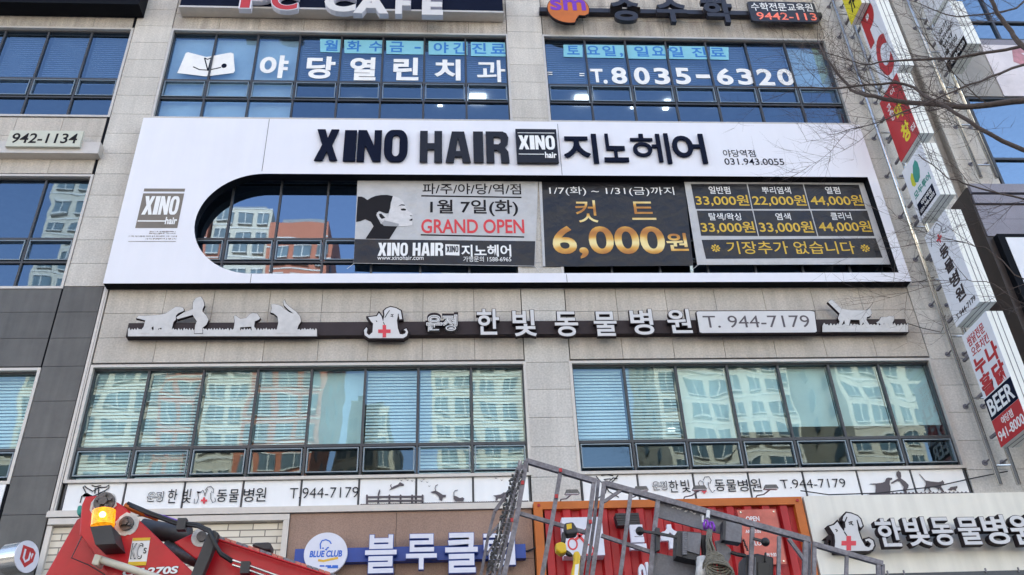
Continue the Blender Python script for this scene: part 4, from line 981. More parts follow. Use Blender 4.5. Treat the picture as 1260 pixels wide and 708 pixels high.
# ================================================================== clinic letters on the cream fascia
cI, c9 = Crop(1010, 620, 10.11), Crop(940, 560, 3.9375)
yv = -.30
GS = thing('clinic_shop_letters', 'grey raised clinic letters with a cat and dog logo on the cream fascia', 'sign', (7.4, yv, 5.2))
cd2 = [(105,285),(165,265),(205,225),(240,285),(290,350),(300,230),(270,205),(280,160),(320,115),(380,125),(455,155),(490,190),(518,275),(498,300),(480,280),(450,190),(462,330),(500,440),(550,530),(600,545),(625,500),(585,460),(560,470),(552,445),(600,432),(650,460),(665,520),(640,570),(590,588),(190,590),(188,560),(170,560),(178,470),(170,390),(140,340)]
o = cutout('cat_dog_logo', cI.pts(cd2), yv, .12, GS, 'letter_face', 'letter_side', .02)
o2 = cutout('tail', cI.pts([(150,380),(178,420),(188,555),(120,555),(125,470),(105,440),(90,470),(80,540),(60,520),(70,440),(35,435),(90,390)]), yv + .03, .09, GS, 'letter_side', 'letter_side', .0)
cross('red_cross', cI, 347, 492, 90, 28, yv - .006, o)
stk('muzzle', cI, [[(345,235),(375,225),(395,225)],[(375,225),(380,250),(350,255)],[(380,250),(405,268)],[(180,318),(205,330),(195,350)],[(325,165),(295,235),(300,300)],[(290,350),(325,400)],[(450,205),(470,290)]], .014, yv - .006, 'print_dark', o)
for s, r in (('한', (545, 305, 668, 448)), ('빛', (682, 298, 805, 445)), ('동', (812, 300, 918, 442)), ('물', (940, 300, 1052, 438)), ('병', (1058, 288, 1182, 436)), ('원', (1190, 285, 1320, 438))):
    chan('letter', s, FRd(*c9(r[0], r[1]), *c9(r[2], r[3]), yv, .10), .10, M['letter_face'], M['letter_side'], GS, .02, .02)
fs_ = MB()
for u in (600, 680, 1080, 1240):
    p = PY(*c9(u, 570), -.22); fs_.cyl((p.x, -.21, 4.90), (0, 0, 1), .012, .06, 8)
fs_.build('fixing', M['steel_grey'], GS)

# round projecting sign at the left
y = -.55
US = thing('round_blade_sign', 'round chrome drum sign with a red and white monogram at the lower left corner', 'sign', tuple(PY(30, 690, y)))
pc = PY(34, 685, y); rU = .20
dm = MB(); ax = Vector((-.93, .36, 0)); dm.cyl(pc + ax * .02, ax, rU, .26, 40); dm.build('drum', M['chrome'], US, smooth=False)
nrm = -ax; uu = Vector((0, 0, 1)).cross(nrm).normalized()
fU = Frame(pc + nrm * -.018, uu, (0, 0, 1), nrm)
shape('face', [ring(0, 0, rU, rU, 40)], fU, .012, M['letter_white'], US)
shape('shield', [[(-.11, .12), (-.02, .12), (.06, .12), (.12, .08), (.11, -.04), (.0, -.14), (-.11, -.06)]], fU.lift(.013), .002, M['blade_red'], US)
shape('monogram', [stroke([(-.06, .08), (-.06, -.03), (-.02, -.07), (.03, -.03), (.03, .06), (.07, .0), (.07, .06)], .03)], fU.lift(.016), .002, M['letter_white'], US)
MB().tube([pc + ax * .2 + Vector((0, 0, 0)), pc + ax * .2 + Vector((0, .5, 0)), Vector(((pc + ax * .2).x, -.001, pc.z))], .02, 8).build('bracket', M['steel_grey'], US)

# ================================================================== BLADE SIGNS on the right pillar
def blade(name, label, bl, tl, br, fr_, y0, thick=.26, group='blade signs stacked on the right pillar', mat='blade_white', y1=None, X=None, z1=None):
    b = PY(*bl, y0) if X is None else PX(*bl, X)
    X = b.x; r = PX(*br, X); y1 = r.y if y1 is None else y1; z0 = b.z; z1 = PX(*tl, X).z if z1 is None else z1
    t = thing(name, label, 'blade sign', (X, y0, z0), group)
    MB().box(X, X + thick, y1, y0, z0, z1).build('case', M['blade_edge'], t)
    e = MB()
    for k in (.3, .62): e.box(X + thick * k - .006, X + thick * k + .006, y1 - .004, y1 - .001, z0, z1); e.box(X + thick * k - .006, X + thick * k + .006, y1, y0, z0 - .004, z0 - .001)
    e.build('edge_seam', M['steel_grey'], t)
    # the face reads from the wall towards the street
    f = Frame((X - .001, y0, z0), (0, y1 - y0, 0), (0, 0, z1 - z0), (-1, 0, 0))
    place('face', *shape_data([[(0,0),(1,0),(1,1),(0,1)]]), f, .006, M[mat], t, (0, 0, 1, 1))
    for k in (.15, .5, .85): MB().box(X + .06, X + .10, y0 - .02, -.16, z0 + (z1 - z0) * k - .02, z0 + (z1 - z0) * k + .02).build('bracket', M['steel_grey'], t)
    return t, f.lift(.007)
zP, zQ, zR, zN = Crop(1000, 0, 4.846), Crop(1000, 140, 4.846), Crop(1060, 270, 3.935), Crop(1160, 380, 3.93)
YI = -.45
def bt(n, s, f, r, mat, t, w=.01, d=.004): return text(n, s, f.sub(*r), d, M[mat], t, w)
def bq(n, f, r, mat, t, d=.003): return place(n, *shape_data([[(0,0),(1,0),(1,1),(0,1)]]), f.sub(*r), d, M[mat], t, (0, 0, 1, 1))
t, f = blade('blade_sign', 'white blade sign with red chicken shop letters, navy beer band and red foot', zN(285, 672), zN(97, 132), zN(393, 588), None, YI, y1=-1.22)
bt('tagline', '쌈닭전문', f, (.12, .865, .78, .955), 'blade_red', t); bt('tagline', '오픈치킨', f, (.14, .77, .80, .85), 'blade_red', t)
for s, r in (('누', (.06, .60, .46, .75)), ('나', (.54, .60, .94, .76)), ('홀', (.06, .42, .46, .59)), ('닭', (.54, .42, .94, .59))): bt('letter', s, f, r, 'blade_red', t, .04)
bq('navy_band', f, (0, .225, 1, .41), 'navy', t); bq('red_foot', f, (0, 0, 1, .222), 'blade_red', t)
fl = f.lift(.004); bt('beer_word', 'BEER', fl, (.06, .25, .94, .385), 'sticker_white', t, .02); bt('branch_name', '야당점', fl, (.30, .135, .70, .20), 'sticker_white', t); bt('phone_number', '941-8000', fl, (.06, .035, .95, .115), 'sticker_white', t)
t, f = blade('blade_sign', 'white blade sign with dark animal clinic letters and a small red cross', zR(462, 524), zR(318, 72), zR(583, 420), None, YI)
for s, r in (('동', (.32, .62, .66, .745)), ('물', (.32, .47, .66, .59)), ('병', (.32, .31, .68, .44)), ('원', (.34, .155, .68, .285))): bt('letter', s, f, r, 'bar_brown', t, .03)
bt('phone_number', 'T.944-7179', f, (.12, .045, .92, .095), 'bar_brown', t)
shape('cat_dog_outline', [stroke([(f_[0] , f_[1]) for f_ in ((.10, 1.50), (.16, 1.62), (.26, 1.60), (.32, 1.72), (.44, 1.74), (.52, 1.62), (.50, 1.50), (.60, 1.44), (.62, 1.52))], .012)], Frame(f.o, f.u.normalized(), (0, 0, 1), f.n), .003, M['print_dark'], t)
shape('red_cross', [[(.29,1.46),(.35,1.46),(.35,1.40),(.39,1.40),(.39,1.46),(.45,1.46),(.45,1.50),(.39,1.50),(.39,1.56),(.35,1.56),(.35,1.50),(.29,1.50)]], Frame(f.o, f.u.normalized(), (0, 0, 1), f.n), .004, M['red_cross'], t)
t, f = blade('blade_sign', 'white blade sign with a green leaf mark and navy travel agency panel', zQ(642, 652), zQ(548, 330), zQ(770, 500), None, YI)
ft = Frame(f.o, f.u.normalized(), (0, 0, 1), f.n); W_, H_ = f.u.length, f.v.length
shape('leaf_mark', [[(W_*.34, H_*.60), (W_*.36, H_*.74), (W_*.46, H_*.86), (W_*.60, H_*.90), (W_*.66, H_*.82), (W_*.64, H_*.68), (W_*.56, H_*.58), (W_*.44, H_*.55)]], ft, .004, M['green_leaf'], t)
shape('leaf_mark', [[(W_*.20, H_*.62), (W_*.22, H_*.74), (W_*.32, H_*.80), (W_*.36, H_*.76), (W_*.33, H_*.62), (W_*.36, H_*.56), (W_*.26, H_*.56)]], ft, .004, M['lime_leaf'], t)
bt('agency_name', '모두투어', f, (.14, .36, .90, .49), 'green_leaf', t, .02); bq('navy_panel', f, (.12, .06, .88, .28), 'navy', t)
bt('phone_number', '야당역점', f.lift(.004), (.30, .175, .78, .25), 'sticker_white', t, .01); bt('phone_number', '031-948-5255', f.lift(.004), (.18, .09, .84, .15), 'sticker_white', t, .01)
t, f = blade('blade_sign', 'red blade sign with yellow brush letters', zQ(528, 292), zP(410, 602), zQ(637, 140), None, YI, mat='blade_red', y1=-1.22)
for s, r in (('이', (.52, .84, .70, .93)), ('곳', (.20, .68, .38, .82)), ('창', (.22, .56, .40, .70)) , ('집', (.76, .12, .96, .20))): bt('small_letter', s, f, r, 'sticker_white', t, .01)
bt('letter', '막', f, (.42, .44, .76, .68), 'blade_yellow', t, .035); bt('letter', '창', f, (.40, .10, .76, .36), 'blade_yellow', t, .035)
zred = PX(*zP(410, 602), t.location.x).z
t, f = blade('blade_sign', 'white blade sign with two tall red capital letters', zP(432, 560), zP(210, 150), zP(543, 440), None, YI)
bt('letter', 'P', f, (.10, .48, .80, .88), 'blade_red', t, .05); bt('letter', 'C', f, (.20, .06, .84, .46), 'blade_red', t, .05)
zpc = PX(*zP(210, 150), t.location.x).z
t, f = blade('blade_sign', 'bright yellow blade sign cut by the top of the picture', zP(232, 150), zP(180, -120), zP(300, 40), None, YI, mat='blade_yellow', y1=-1.0, z1=zpc + 1.9)
bt('letter', '7F', f, (.30, .06, .70, .20), 'print_dark', t, .02); bt('letter', '당', f, (.10, .26, .66, .52), 'blade_red', t, .05)

def ladder(name, label, x0, x1, y, z0, z1, step, group=None):
    t = thing(name, label, 'sign pole', (x0, y, z0), group)
    for x in (x0, x1): MB().tube([(x, y, z0), (x, y, z1)], .035, 12).build('pole', M['chrome'], t, smooth=True)
    m = MB(); z = z0 + .3
    while z < min(z1, 17.5): MB().tube([(x0, y, z), (x1, y, z)], .018, 8).build('rung', M['chrome'], t); z += step
    z = z0 + .42
    while z < min(z1, 17.5):
        for x in (x0, x1): k = MB(); k.tube([(x, y, z), (x, -.004, z)], .014, 6); k.cyl((x, -.001, z), (0, -1, 0), .045, .012, 10); k.build('wall_bracket', M['steel_grey'], t)
        z += .93
    return t
ladder('sign_pole_pair', 'pair of chrome poles carrying the blade signs on the main building', 8.02, 8.30, -.20, 6.16, 19.5, 1.1)
# second stack on the neighbour building
t, f = blade('blade_sign', 'white blade sign of the neighbour building listing sports classes over a black foot', zP(815, 442), zP(722, 168), zP(925, 255), None, -.40, group='blade signs stacked on the neighbour building')
for s, r in (('요가', (.22, .72, .66, .82)), ('필라테스', (.10, .57, .86, .67)), ('번지', (.22, .43, .62, .53)), ('플라잉', (.16, .29, .76, .39))): bt('class_name', s, f, r, 'print_dark', t, .012)
bq('black_foot', f, (.02, .0, .98, .20), 'black_metal', t); bt('phone_number', '9442-0220', f.lift(.004), (.22, .06, .92, .14), 'sticker_white', t)
zt2 = PX(*zP(722, 168), t.location.x).z
t2, f = blade('blade_sign', 'white blade sign of the neighbour building cut by the top of the picture', zP(700, 148), zP(640, -100), zP(835, 20), None, -.40, group='blade signs stacked on the neighbour building', z1=zt2 + 2.2)
bt('letter', '부', f, (.38, .40, .88, .60), 'print_dark', t2, .02); bt('letter', '티', f, (.38, .14, .88, .34), 'print_dark', t2, .02)
ladder('sign_pole_pair', 'pair of chrome poles carrying the blade signs on the neighbour building', 9.72, 10.02, -.12, 12.05, 20.5, 1.0)

# ================================================================== RED LIFT (folded boom in front of the brick wall)
YC = -7.8
k5, k6 = Crop(50, 580, 5.53), Crop(180, 600, 5.25)
LF = thing('boom_lift', 'red folded boom lift with an amber beacon and a white handle at lower left', 'boom lift', (-1.4, YC, 0))
def pl(name, c, L, y, dep, mat, par=None, bev=.006, label=None):
    m = MB(); m.prism([PY(*c(*p), y) for p in L], (0, dep, 0)); o = m.build(name, M[mat], par or LF, label=label)
    if bev:
        b = o.modifiers.new('bevel', 'BEVEL'); b.width = bev; b.segments = 2; b.limit_method = 'ANGLE'
    return o
lb_ = pl('lower_boom', k5, [(-40, 830), (30, 708), (245, 330), (290, 300), (330, 420), (520, 760), (500, 900), (-40, 900)], YC + .10, .30, 'lift_red')
kp = pl('knuckle_plate', k5, [(278, 230), (303, 172), (372, 165), (420, 166), (532, 216), (560, 235), (645, 305), (1050, 698), (1120, 800), (560, 860), (470, 720), (350, 540), (262, 428)], YC, .035, 'lift_red')
pl('knuckle_plate', k5, [(288, 240), (313, 182), (372, 175), (420, 176), (532, 226), (560, 245), (645, 315), (1050, 708), (1120, 810), (560, 870), (480, 730), (360, 550), (272, 438)], YC + .40, .035, 'lift_red')
sx = MB(); a = [PY(*k5(*p), YC - .003) for p in ((280, 445), (210, 590), (330, 640), (440, 706))]
sx.tube(a, .003, 5); sx.build('plate_seam', M['lift_dark'], LF)
def pin(u, v, r, nb, gre):
    p = PY(*k5(u, v), YC); L = ring(0, 0, 1, 1, 28); rnd = random.Random(int(u))
    pts = [(p.x + x * r * gre * rnd.uniform(.92, 1.06), p.z + z * r * gre * rnd.uniform(.92, 1.06)) for x, z in L]
    g = shape('grease_ring', [pts], wall(YC - .001), .003, M['grease_white'], LF)
    m = MB(); m.cyl((p.x, YC - .002, p.z), (0, -1, 0), r, .022, 28); m.cyl((p.x, YC - .024, p.z), (0, -1, 0), r * .45, .02, 6)
    for i in range(nb):
        t = R(90 + 360 * i / nb); m.cyl((p.x + .66 * r * math.cos(t), YC - .024, p.z + .66 * r * math.sin(t)), (0, -1, 0), r * .2, .016, 6)
    m.build('pivot_pin', M['pin_steel'], LF)
pin(440, 218, .052, 5, 1.15); pin(590, 362, .036, 3, 1.7)
shape('grease_smear', [xz(k5.pts([(345, 215), (375, 180), (420, 172), (372, 200), (355, 250), (350, 290), (335, 265)]), YC)], wall(YC - .001), .002, M['grease_white'], LF)
# beacon
bc_ = PY(*k5(422, 372), YC - .10); rb = .056; yb3 = YC - .10
bb_ = MB(); bb_.prism([PY(*k5(*p), YC - .16) for p in ((336, 378), (478, 366), (512, 492), (372, 500))], (0, .16, 0)); bb_.build('beacon_base', M['lift_dark'], LF)
am = MB(); top = PY(*k5(432, 268), yb3); 
n = 9
for i in range(n):
    a = bc_.lerp(top, i / n); b = bc_.lerp(top, (i + .72) / n); am.tube([a, b], [rb, rb], 24)
    am.tube([b, bc_.lerp(top, (i + 1) / n)], [rb * .94, rb * .94], 24)
am.build('beacon_lens', M['amber'], LF, smooth=False)
MB().sphere(bc_.lerp(top, .5) + Vector((.012, -rb * .93, 0)), .016, 8).build('beacon_bulb', pbr('bulb', (1, .85, .25), .3, emit=1.0), LF)
# certification sticker
st_ = pl('certification_sticker', k5, [(627, 455), (747, 451), (716, 640), (592, 643)], YC - .003, .002, 'sticker_white', bev=0)
pl('yellow_band', k5, [(628, 455), (747, 451), (744, 470), (625, 474)], YC - .005, .0015, 'tool_yellow', st_, 0); pl('yellow_band', k5, [(597, 617), (720, 614), (716, 640), (592, 643)], YC - .005, .0015, 'tool_yellow', st_, 0)
ft = Frame(PY(*k5(609, 600), YC - .0055), PY(*k5(712, 598), YC - .0055) - PY(*k5(609, 600), YC - .0055), PY(*k5(626, 490), YC - .0055) - PY(*k5(609, 600), YC - .0055), (0, -1, 0))
text('mark', 'KC', ft.sub(0, 0, .74, 1), .001, M['print_dark'], st_, .012); V, F = text_data('KC', -.022); place('mark_inner', V, F, ft.lift(.0015).sub(.05, .05, .69, .95), .001, M['sticker_white'], st_)
text('mark', 'S', ft.sub(.80, .35, 1, .70), .001, M['print_dark'], st_, .01)
ft = Frame(PY(*k5(552, 722), YC - .003), PY(*k5(935, 700), YC - .003) - PY(*k5(552, 722), YC - .003), PY(*k5(562, 664), YC - .003) - PY(*k5(552, 722), YC - .003), (0, -1, 0))
text('type_mark', 'CT 270S', ft, .0015, M['print_dark'], LF, .06, .1); V, F = text_data('CT 270S', .035, .1); place('type_mark', V, F, ft.lift(.002).sub(.008, .05, .992, .95), .001, M['sticker_white'], LF)
MB().tube([PY(*k5(395, 598), YC - .06), PY(*k5(560, 650), YC - .06), PY(*k5(720, 702), YC - .06), PY(*k5(1000, 790), YC - .06)], .019, 10).build('handle_bar', M['ivory'], LF, smooth=True)
pl('handle_block', k5, [(368, 560), (415, 572), (382, 642), (342, 630)], YC - .085, .08, 'ivory')
# hydraulic ram, hoses, strap, second boom
hr = MB(); hr.tube([PY(*k5(690, 385), YC + .2), PY(*k5(1010, 445), YC + .2)], .05, 20); hr.build('hydraulic_ram', M['lift_dark'], LF, smooth=True)
MB().tube([PY(*k5(850, 500), YC + .2), PY(*k5(1000, 590), YC + .2), PY(*k5(1120, 640), YC + .2)], .03, 14).build('ram_rod', M['pin_steel'], LF, smooth=True)
pl('ram_bracket', k5, [(905, 482), (1085, 398), (1120, 400), (1120, 560), (1056, 598)], YC + .05, .03, 'lift_red')
pb_ = PY(*k6(355, 320), YC + .04); g = shape('grease_ring', [ring(pb_.x, pb_.z, .052, .05, 24)], wall(YC + .048), .004, M['grease_white'], LF)
MB().cyl((pb_.x + .005, YC + .043, pb_.z), (0, -1, 0), .026, .02, 12).build('pivot_pin', M['pin_steel'], LF)
ub = pl('upper_boom', k6, [(452, 322), (1262, 588), (1500, 668), (1500, 800), (1262, 900), (300, 700), (350, 540)], YC + .03, .22, 'lift_red')
pl('boom_edge_plate', k6, [(452, 322), (1262, 588), (1500, 668), (1500, 678), (1262, 600), (452, 336)], YC - .02, .02, 'lift_red')
pl('strap', k6, [(392, 300), (432, 272), (466, 292), (440, 380), (348, 600), (270, 600), (300, 530)], YC - .06, .05, 'lift_dark')
for d in (0, 14):
    MB().tube([PY(*k6(-120 + d, 100 + d * 1.3), YC - .02), PY(*k6(20, 160 + d), YC - .02), PY(*k6(190, 222 + d), YC - .03), PY(*k6(330, 238 + d), YC - .04), PY(*k6(410, 275 + d), YC - .075), PY(*k6(445, 360 + d), YC - .08), PY(*k6(480, 420 + d), YC - .07), PY(*k6(555, 470 + d), YC - .05)], .0085, 8).build('hydraulic_hose', M['hose'], LF, smooth=True)
for d in (0, 30):
    MB().tube([PY(*k6(555, 470 + d), YC - .05), PY(*k6(650, 500 + d), YC - .03), PY(*k6(900, 590 + d), YC - .02), PY(*k6(1100, 670 + d), YC - .02)], .006, 8).build('steel_line', M['chrome'], LF)
MB().tube([PY(*k6(0, 165), YC - .0), PY(*k6(120, 200), YC - .01), PY(*k6(240, 240), YC - .01)], .014, 8).build('cable_sleeve', M['purple'], LF)
MB().tube([PY(*k5(575, 235), YC + .05), PY(*k5(700, 285), YC + .05), PY(*k5(800, 318), YC + .05)], .018, 8).build('cable_sleeve', M['container_orange'], LF)
for u, v in ((230, 240), (640, 520)): p = PY(*k6(u, v), YC - .035); MB().box(p.x - .022, p.x + .022, YC - .05, YC - .01, p.z - .03, p.z + .03).build('hose_clamp', M['lift_dark'], LF)
# cable chain along the upper boom, one link beside the next
ck_ = MB(); ck2 = MB()
for i in range(24):
    u = 470 + i * 38; v = 312 + (u - 452) * .3284
    pt = [PY(*k6(u, v - 6), YC + .02), PY(*k6(u + 33, v + 5), YC + .02), PY(*k6(u + 31, v + 28), YC + .02), PY(*k6(u - 2, v + 17), YC + .02)]
    (ck_ if i % 4 in (0, 3) else ck2).prism(pt, (0, .06, 0))
ck_.build('cable_chain', M['steel_grey'], LF); ck2.build('boom_sticker', pbr('faded_red', (.55, .17, .12), .5, var=.25, scale=30), LF)
pl('rubber_pad', k6, [(680, 372), (700, 356), (790, 352), (806, 362), (800, 402), (760, 402)], YC + .10, .10, 'lift_dark')
pl('teal_cap', k5, [(243, 270), (252, 235), (275, 228), (283, 262), (262, 300), (248, 296)], YC + .2, .1, 'green_leaf')
# lift carrier (below the picture)
cb_ = MB(); cb_.cyl((-1.3, YC + .2, .62), (0, 0, 1), .45, .5, 32); cb_.box(-1.62, -1.0, YC + .02, YC + .42, 1.1, 2.75); cb_.build('turret', M['lift_red'], LF)
ca_ = MB(); ca_.box(-3.2, 3.6, YC - .7, YC + 1.1, .42, .62); ca_.build('carrier_frame', M['lift_dark'], LF)
for x in (-2.4, 2.6):
    for y in (YC - .72, YC + 1.0):
        wl = MB(); wl.cyl((x, y, .28), (0, 1, 0), .40, .22, 28); o = wl.build('wheel', M['tyre'], LF); MB().cyl((x, y - .006, .28), (0, 1, 0), .2, .232, 20).build('rim', M['steel_grey'], o)
MB().box(-.2, 3.2, YC - .1, YC + .6, .625, 1.5).build('engine_cover', M['lift_red'], LF)

# ================================================================== STEEL BASKET
YK = -8.0
c7, c8, cZ, cO = Crop(580, 560, 4.783), Crop(780, 600, 6.556), Crop(700, 560, 4.785), Crop(860, 620, 5.25)
BKT = thing('work_basket', 'tilted grey steel work basket of square tube rails in front of the red container', 'work basket', (1.2, YK, 1.5))
def K(c, u, v, dy=0): return PY(*c(u, v), YK + dy)
def down(p, q, L):                                  # run a post on past the frame edge
    d = (q - p).normalized(); return q + d * L
def rail(name, pts, w, d=None, mat='steel_grey', dy=0, ext=0):
    m = MB(); P = [K(*p, dy) for p in pts]
    if ext: P[-1] = down(P[-2], P[-1], ext)
    for a, b in zip(P[:-1], P[1:]): m.bar(a, b, w, d or w)
    return m.build(name, M[mat], BKT)
rail('top_rail', [(c7, 318, 35), (c7, 735, 158)], 0.0270)
rail('top_rail', [(cZ, 205, 168), (cO, 715, 236)], 0.0285)
rail('top_rail', [(cO, 735, 262), (cO, 1185, 388)], 0.0245)
rail('mid_rail', [(c7, 275, 342), (c7, 690, 462)], 0.0190, dy=.02)
rail('mid_rail', [(cZ, 190, 475), (cZ, 500, 578)], 0.0180, dy=.02)
E_ = .55
for nm, c, L, w, dy in (('post', c7, [(322, 40), (262, 400), (195, 700)], 0.0211, -.01), ('post', c7, [(288, 38), (215, 400), (132, 700)], 0.0180, .10), ('post', c7, [(300, 60), (240, 350), (165, 700)], 0.0137, .04),
        ('post', c7, [(272, 80), (170, 450), (95, 700)], 0.0137, .18), ('post', c7, [(228, 205), (140, 325), (100, 470), (58, 700)], 0.0127, .24),
        ('post', c7, [(525, 95), (480, 360), (418, 700)], 0.0180, 0),
        ('post', c7, [(722, 150), (690, 420), (645, 700)], 0.0180, .0), ('post', c7, [(748, 148), (722, 400), (680, 700)], 0.0137, .05), ('post', c7, [(782, 160), (755, 400), (712, 700)], 0.0180, -.005),
        ('post', cZ, [(365, 218), (335, 460), (303, 708)], 0.0158, 0), ('post', cZ, [(524, 268), (500, 480), (478, 708)], 0.0180, 0),
        ('post', cZ, [(1080, 430), (1070, 708)], 0.0169, 0), ('post', cZ, [(1238, 480), (1234, 708)], 0.0148, 0),
        ('post', cO, [(690, 236), (682, 462)], 0.0190, 0), ('post', cO, [(716, 240), (714, 462)], 0.0106, .05), ('post', cO, [(745, 262), (742, 462)], 0.0158, 0),
        ('post', cO, [(955, 330), (952, 462)], 0.0137, 0), ('post', cO, [(1158, 384), (1160, 462)], 0.0158, 0), ('post', cO, [(1188, 392), (1190, 462)], 0.0127, .05)):
    rail(nm, [(c, *p) for p in L], w * 1.2, dy=dy, ext=E_)
rail('brace', [(cZ, 322, 198), (cZ, 206, 276)], 0.0158); rail('brace', [(cO, 578, 226), (cO, 684, 368)], 0.0169)
rail('brace', [(c7, 225, 215), (c7, 140, 335)], 0.0116, dy=.2); rail('brace', [(c7, 190, 380), (c7, 100, 480)], 0.0116, dy=.2); rail('brace', [(c7, 165, 470), (c7, 90, 590)], 0.0106, dy=.2)
# perforated ladder bars of the end gate: rows of raised rungs
rg = MB(); wp = MB(); rnd = random.Random(9)
for k in range(26):
    v = 70 + k * 24
    for j, (u0, sl, dy) in enumerate(((308, .262, -.028), (279, .262, .084), (258, .268, .16))):
        if v > 80 + j * 12:
            p = K(c7, u0 - (v - 60) * sl, v, dy); rg.box(p.x - .006, p.x + .006, p.y - .004, p.y, p.z - .012, p.z + .004)
    if k % 3 == 1: rg.bar(K(c7, 232 - (v - 60) * .25, v + 60, .16), K(c7, 292 - (v - 60) * .262, v + 20, .09), .010, .010)
    if rnd.random() < .7:
        p = K(c7, 318 - (v - 60) * .268 + rnd.uniform(-60, 10), v + rnd.uniform(-10, 10), -.035); h = rnd.uniform(.01, .05)
        wp.prism([(p.x, p.y, p.z), (p.x + .006, p.y, p.z + h * .3), (p.x + .014, p.y, p.z + h), (p.x + .007, p.y, p.z + h * .8)], (0, .004, 0))
tag(rg.build('gate_hole', M['hose'], BKT), kind='stuff'); tag(wp.build('paint_chip', M['grease_white'], BKT), kind='stuff')
pm = MB()
for c, u, v in ((c7, 500, 245), (c7, 300, 165), (c7, 700, 395), (c7, 524, 92), (c7, 236, 385)):
    p = K(c, u, v, -.026); pm.box(p.x - .007, p.x + .009, p.y - .002, p.y + .004, p.z - .008, p.z + .012)
pm.build('red_paint_mark', M['blade_red'], BKT)
def sheet(name, c, L, dy, dep, mat, par=None, label=None):
    m = MB(); m.prism([K(c, *p, dy) for p in L], (0, dep, 0)); return m.build(name, M[mat], par or BKT, label=label)
sheet('side_panel', c8, [(200, 98), (872, 300), (872, 392), (735, 378), (556, 340), (196, 240)], .012, .012, 'sheet_grey')
sheet('side_panel', c8, [(150, 520), (535, 602), (548, 830), (118, 830)], .012, .012, 'sheet_grey')
sc_ = MB(); rnd = random.Random(5)
for i in range(46):
    u = rnd.uniform(300, 560); v = 128 + (u - 300) * .30 + rnd.uniform(-14, 30); p = K(c8, u, v, .011); q = rnd.uniform(.003, .009)
    sc_.prism([(p.x - q, p.y, p.z), (p.x, p.y, p.z - q * .6), (p.x + q * 1.3, p.y, p.z + q * .2), (p.x, p.y, p.z + q * .7)], (0, -.0015, 0))
tag(sc_.build('paint_chip', M['grease_white'], BKT), kind='stuff')
jb = sheet('junction_box', c8, [(722, 266), (742, 270), (872, 302), (866, 444), (728, 424)], -.05, .06, 'sheet_grey')
sheet('box_edge', c8, [(722, 264), (744, 268), (738, 426), (716, 422)], -.055, .06, 'box_dark', jb)
hs = sheet('winch_motor', c8, [(352, 350), (450, 356), (545, 366), (530, 590), (440, 575), (344, 550)], -.07, .10, 'box_dark')
fn = MB()
for k in range(11):
    v = 362 + k * 17; a, b = K(c8, 388, v, -.074), K(c8, 424, v + 6, -.074); fn.box(a.x, b.x, a.y - .012, a.y + .005, b.z - .005, a.z)
fn.build('cooling_fin', M['sheet_grey'], hs)
sheet('motor_face', c8, [(432, 360), (545, 372), (528, 540), (425, 510)], -.078, .006, 'sheet_grey', hs)
rail('mast', [(c8, 566, 392), (c8, 580, 560), (c8, 594, 708)], .034, mat='box_dark', dy=-.03, ext=.4)
sheet('end_plate', c8, [(655, 430), (700, 425), (785, 500), (780, 560), (755, 620), (690, 600)], -.01, .015, 'sheet_grey')
rail('lever', [(c8, 60, 352), (c8, 200, 372), (c8, 350, 402)], .012, mat='box_dark', dy=-.06)
kb = MB(); kb.sphere(K(c8, 48, 352, -.06), .022, 8); kb.sphere(K(c8, 1060, 440, -.05), .022, 8); kb.build('lever_knob', M['hose'], BKT)
rail('lever', [(c8, 962, 412), (c8, 1055, 438)], .012, mat='box_dark', dy=-.05)
sheet('hinge_block', c8, [(178, 320), (210, 330), (212, 500), (180, 510)], -.05, .04, 'box_dark')
fl_ = MB(); fl_.box(.55, 3.1, YK - .05, YK + 1.0, 2.24, 2.30); fl_.build('basket_floor', M['sheet_grey'], BKT)
fl2 = MB(); fl2.box(1.0, 2.6, YK + .2, YK + .7, 1.505, 2.235); fl2.build('floor_support', M['steel_grey'], BKT)

# tools and bags hung on the basket
DR = thing('cordless_drill', 'yellow and black cordless drill hung on the basket mid rail', 'drill', tuple(K(c7, 560, 480, -.06)))
def tool(name, c, L, dy, dep, mat, par, bev=.008):
    m = MB(); m.prism([K(c, *p, dy) for p in L], (0, dep, 0)); o = m.build(name, M[mat], par); b = o.modifiers.new('bevel', 'BEVEL'); b.width = bev; b.segments = 2; return o
tool('battery', c7, [(548, 400), (600, 392), (628, 440), (625, 462), (565, 470), (550, 440)], -.09, .07, 'box_dark', DR)
tool('battery_label', c7, [(560, 408), (590, 402), (592, 432), (562, 440)], -.092, .006, 'tool_yellow', DR, .001)
tool('handle', c7, [(535, 450), (560, 448), (556, 515), (528, 520)], -.075, .035, 'box_dark', DR)
tool('body', c7, [(495, 520), (530, 508), (558, 520), (562, 570), (530, 582), (500, 560)], -.085, .06, 'tool_yellow', DR)
tool('chuck', c7, [(560, 556), (585, 572), (600, 590), (580, 592), (556, 580)], -.07, .03, 'hose', DR, .004)
GR = thing('yellow_grinder', 'yellow power tool with a white label standing by the basket post', 'power tool', tuple(K(c7, 615, 700, -.06)))
tool('body', c7, [(602, 570), (632, 562), (644, 590), (640, 640), (632, 760), (585, 770), (592, 680), (606, 620)], -.09, .06, 'tool_yellow', GR)
tool('label', c7, [(612, 645), (634, 640), (626, 720), (604, 724)], -.092, .004, 'sticker_white', GR, .001)
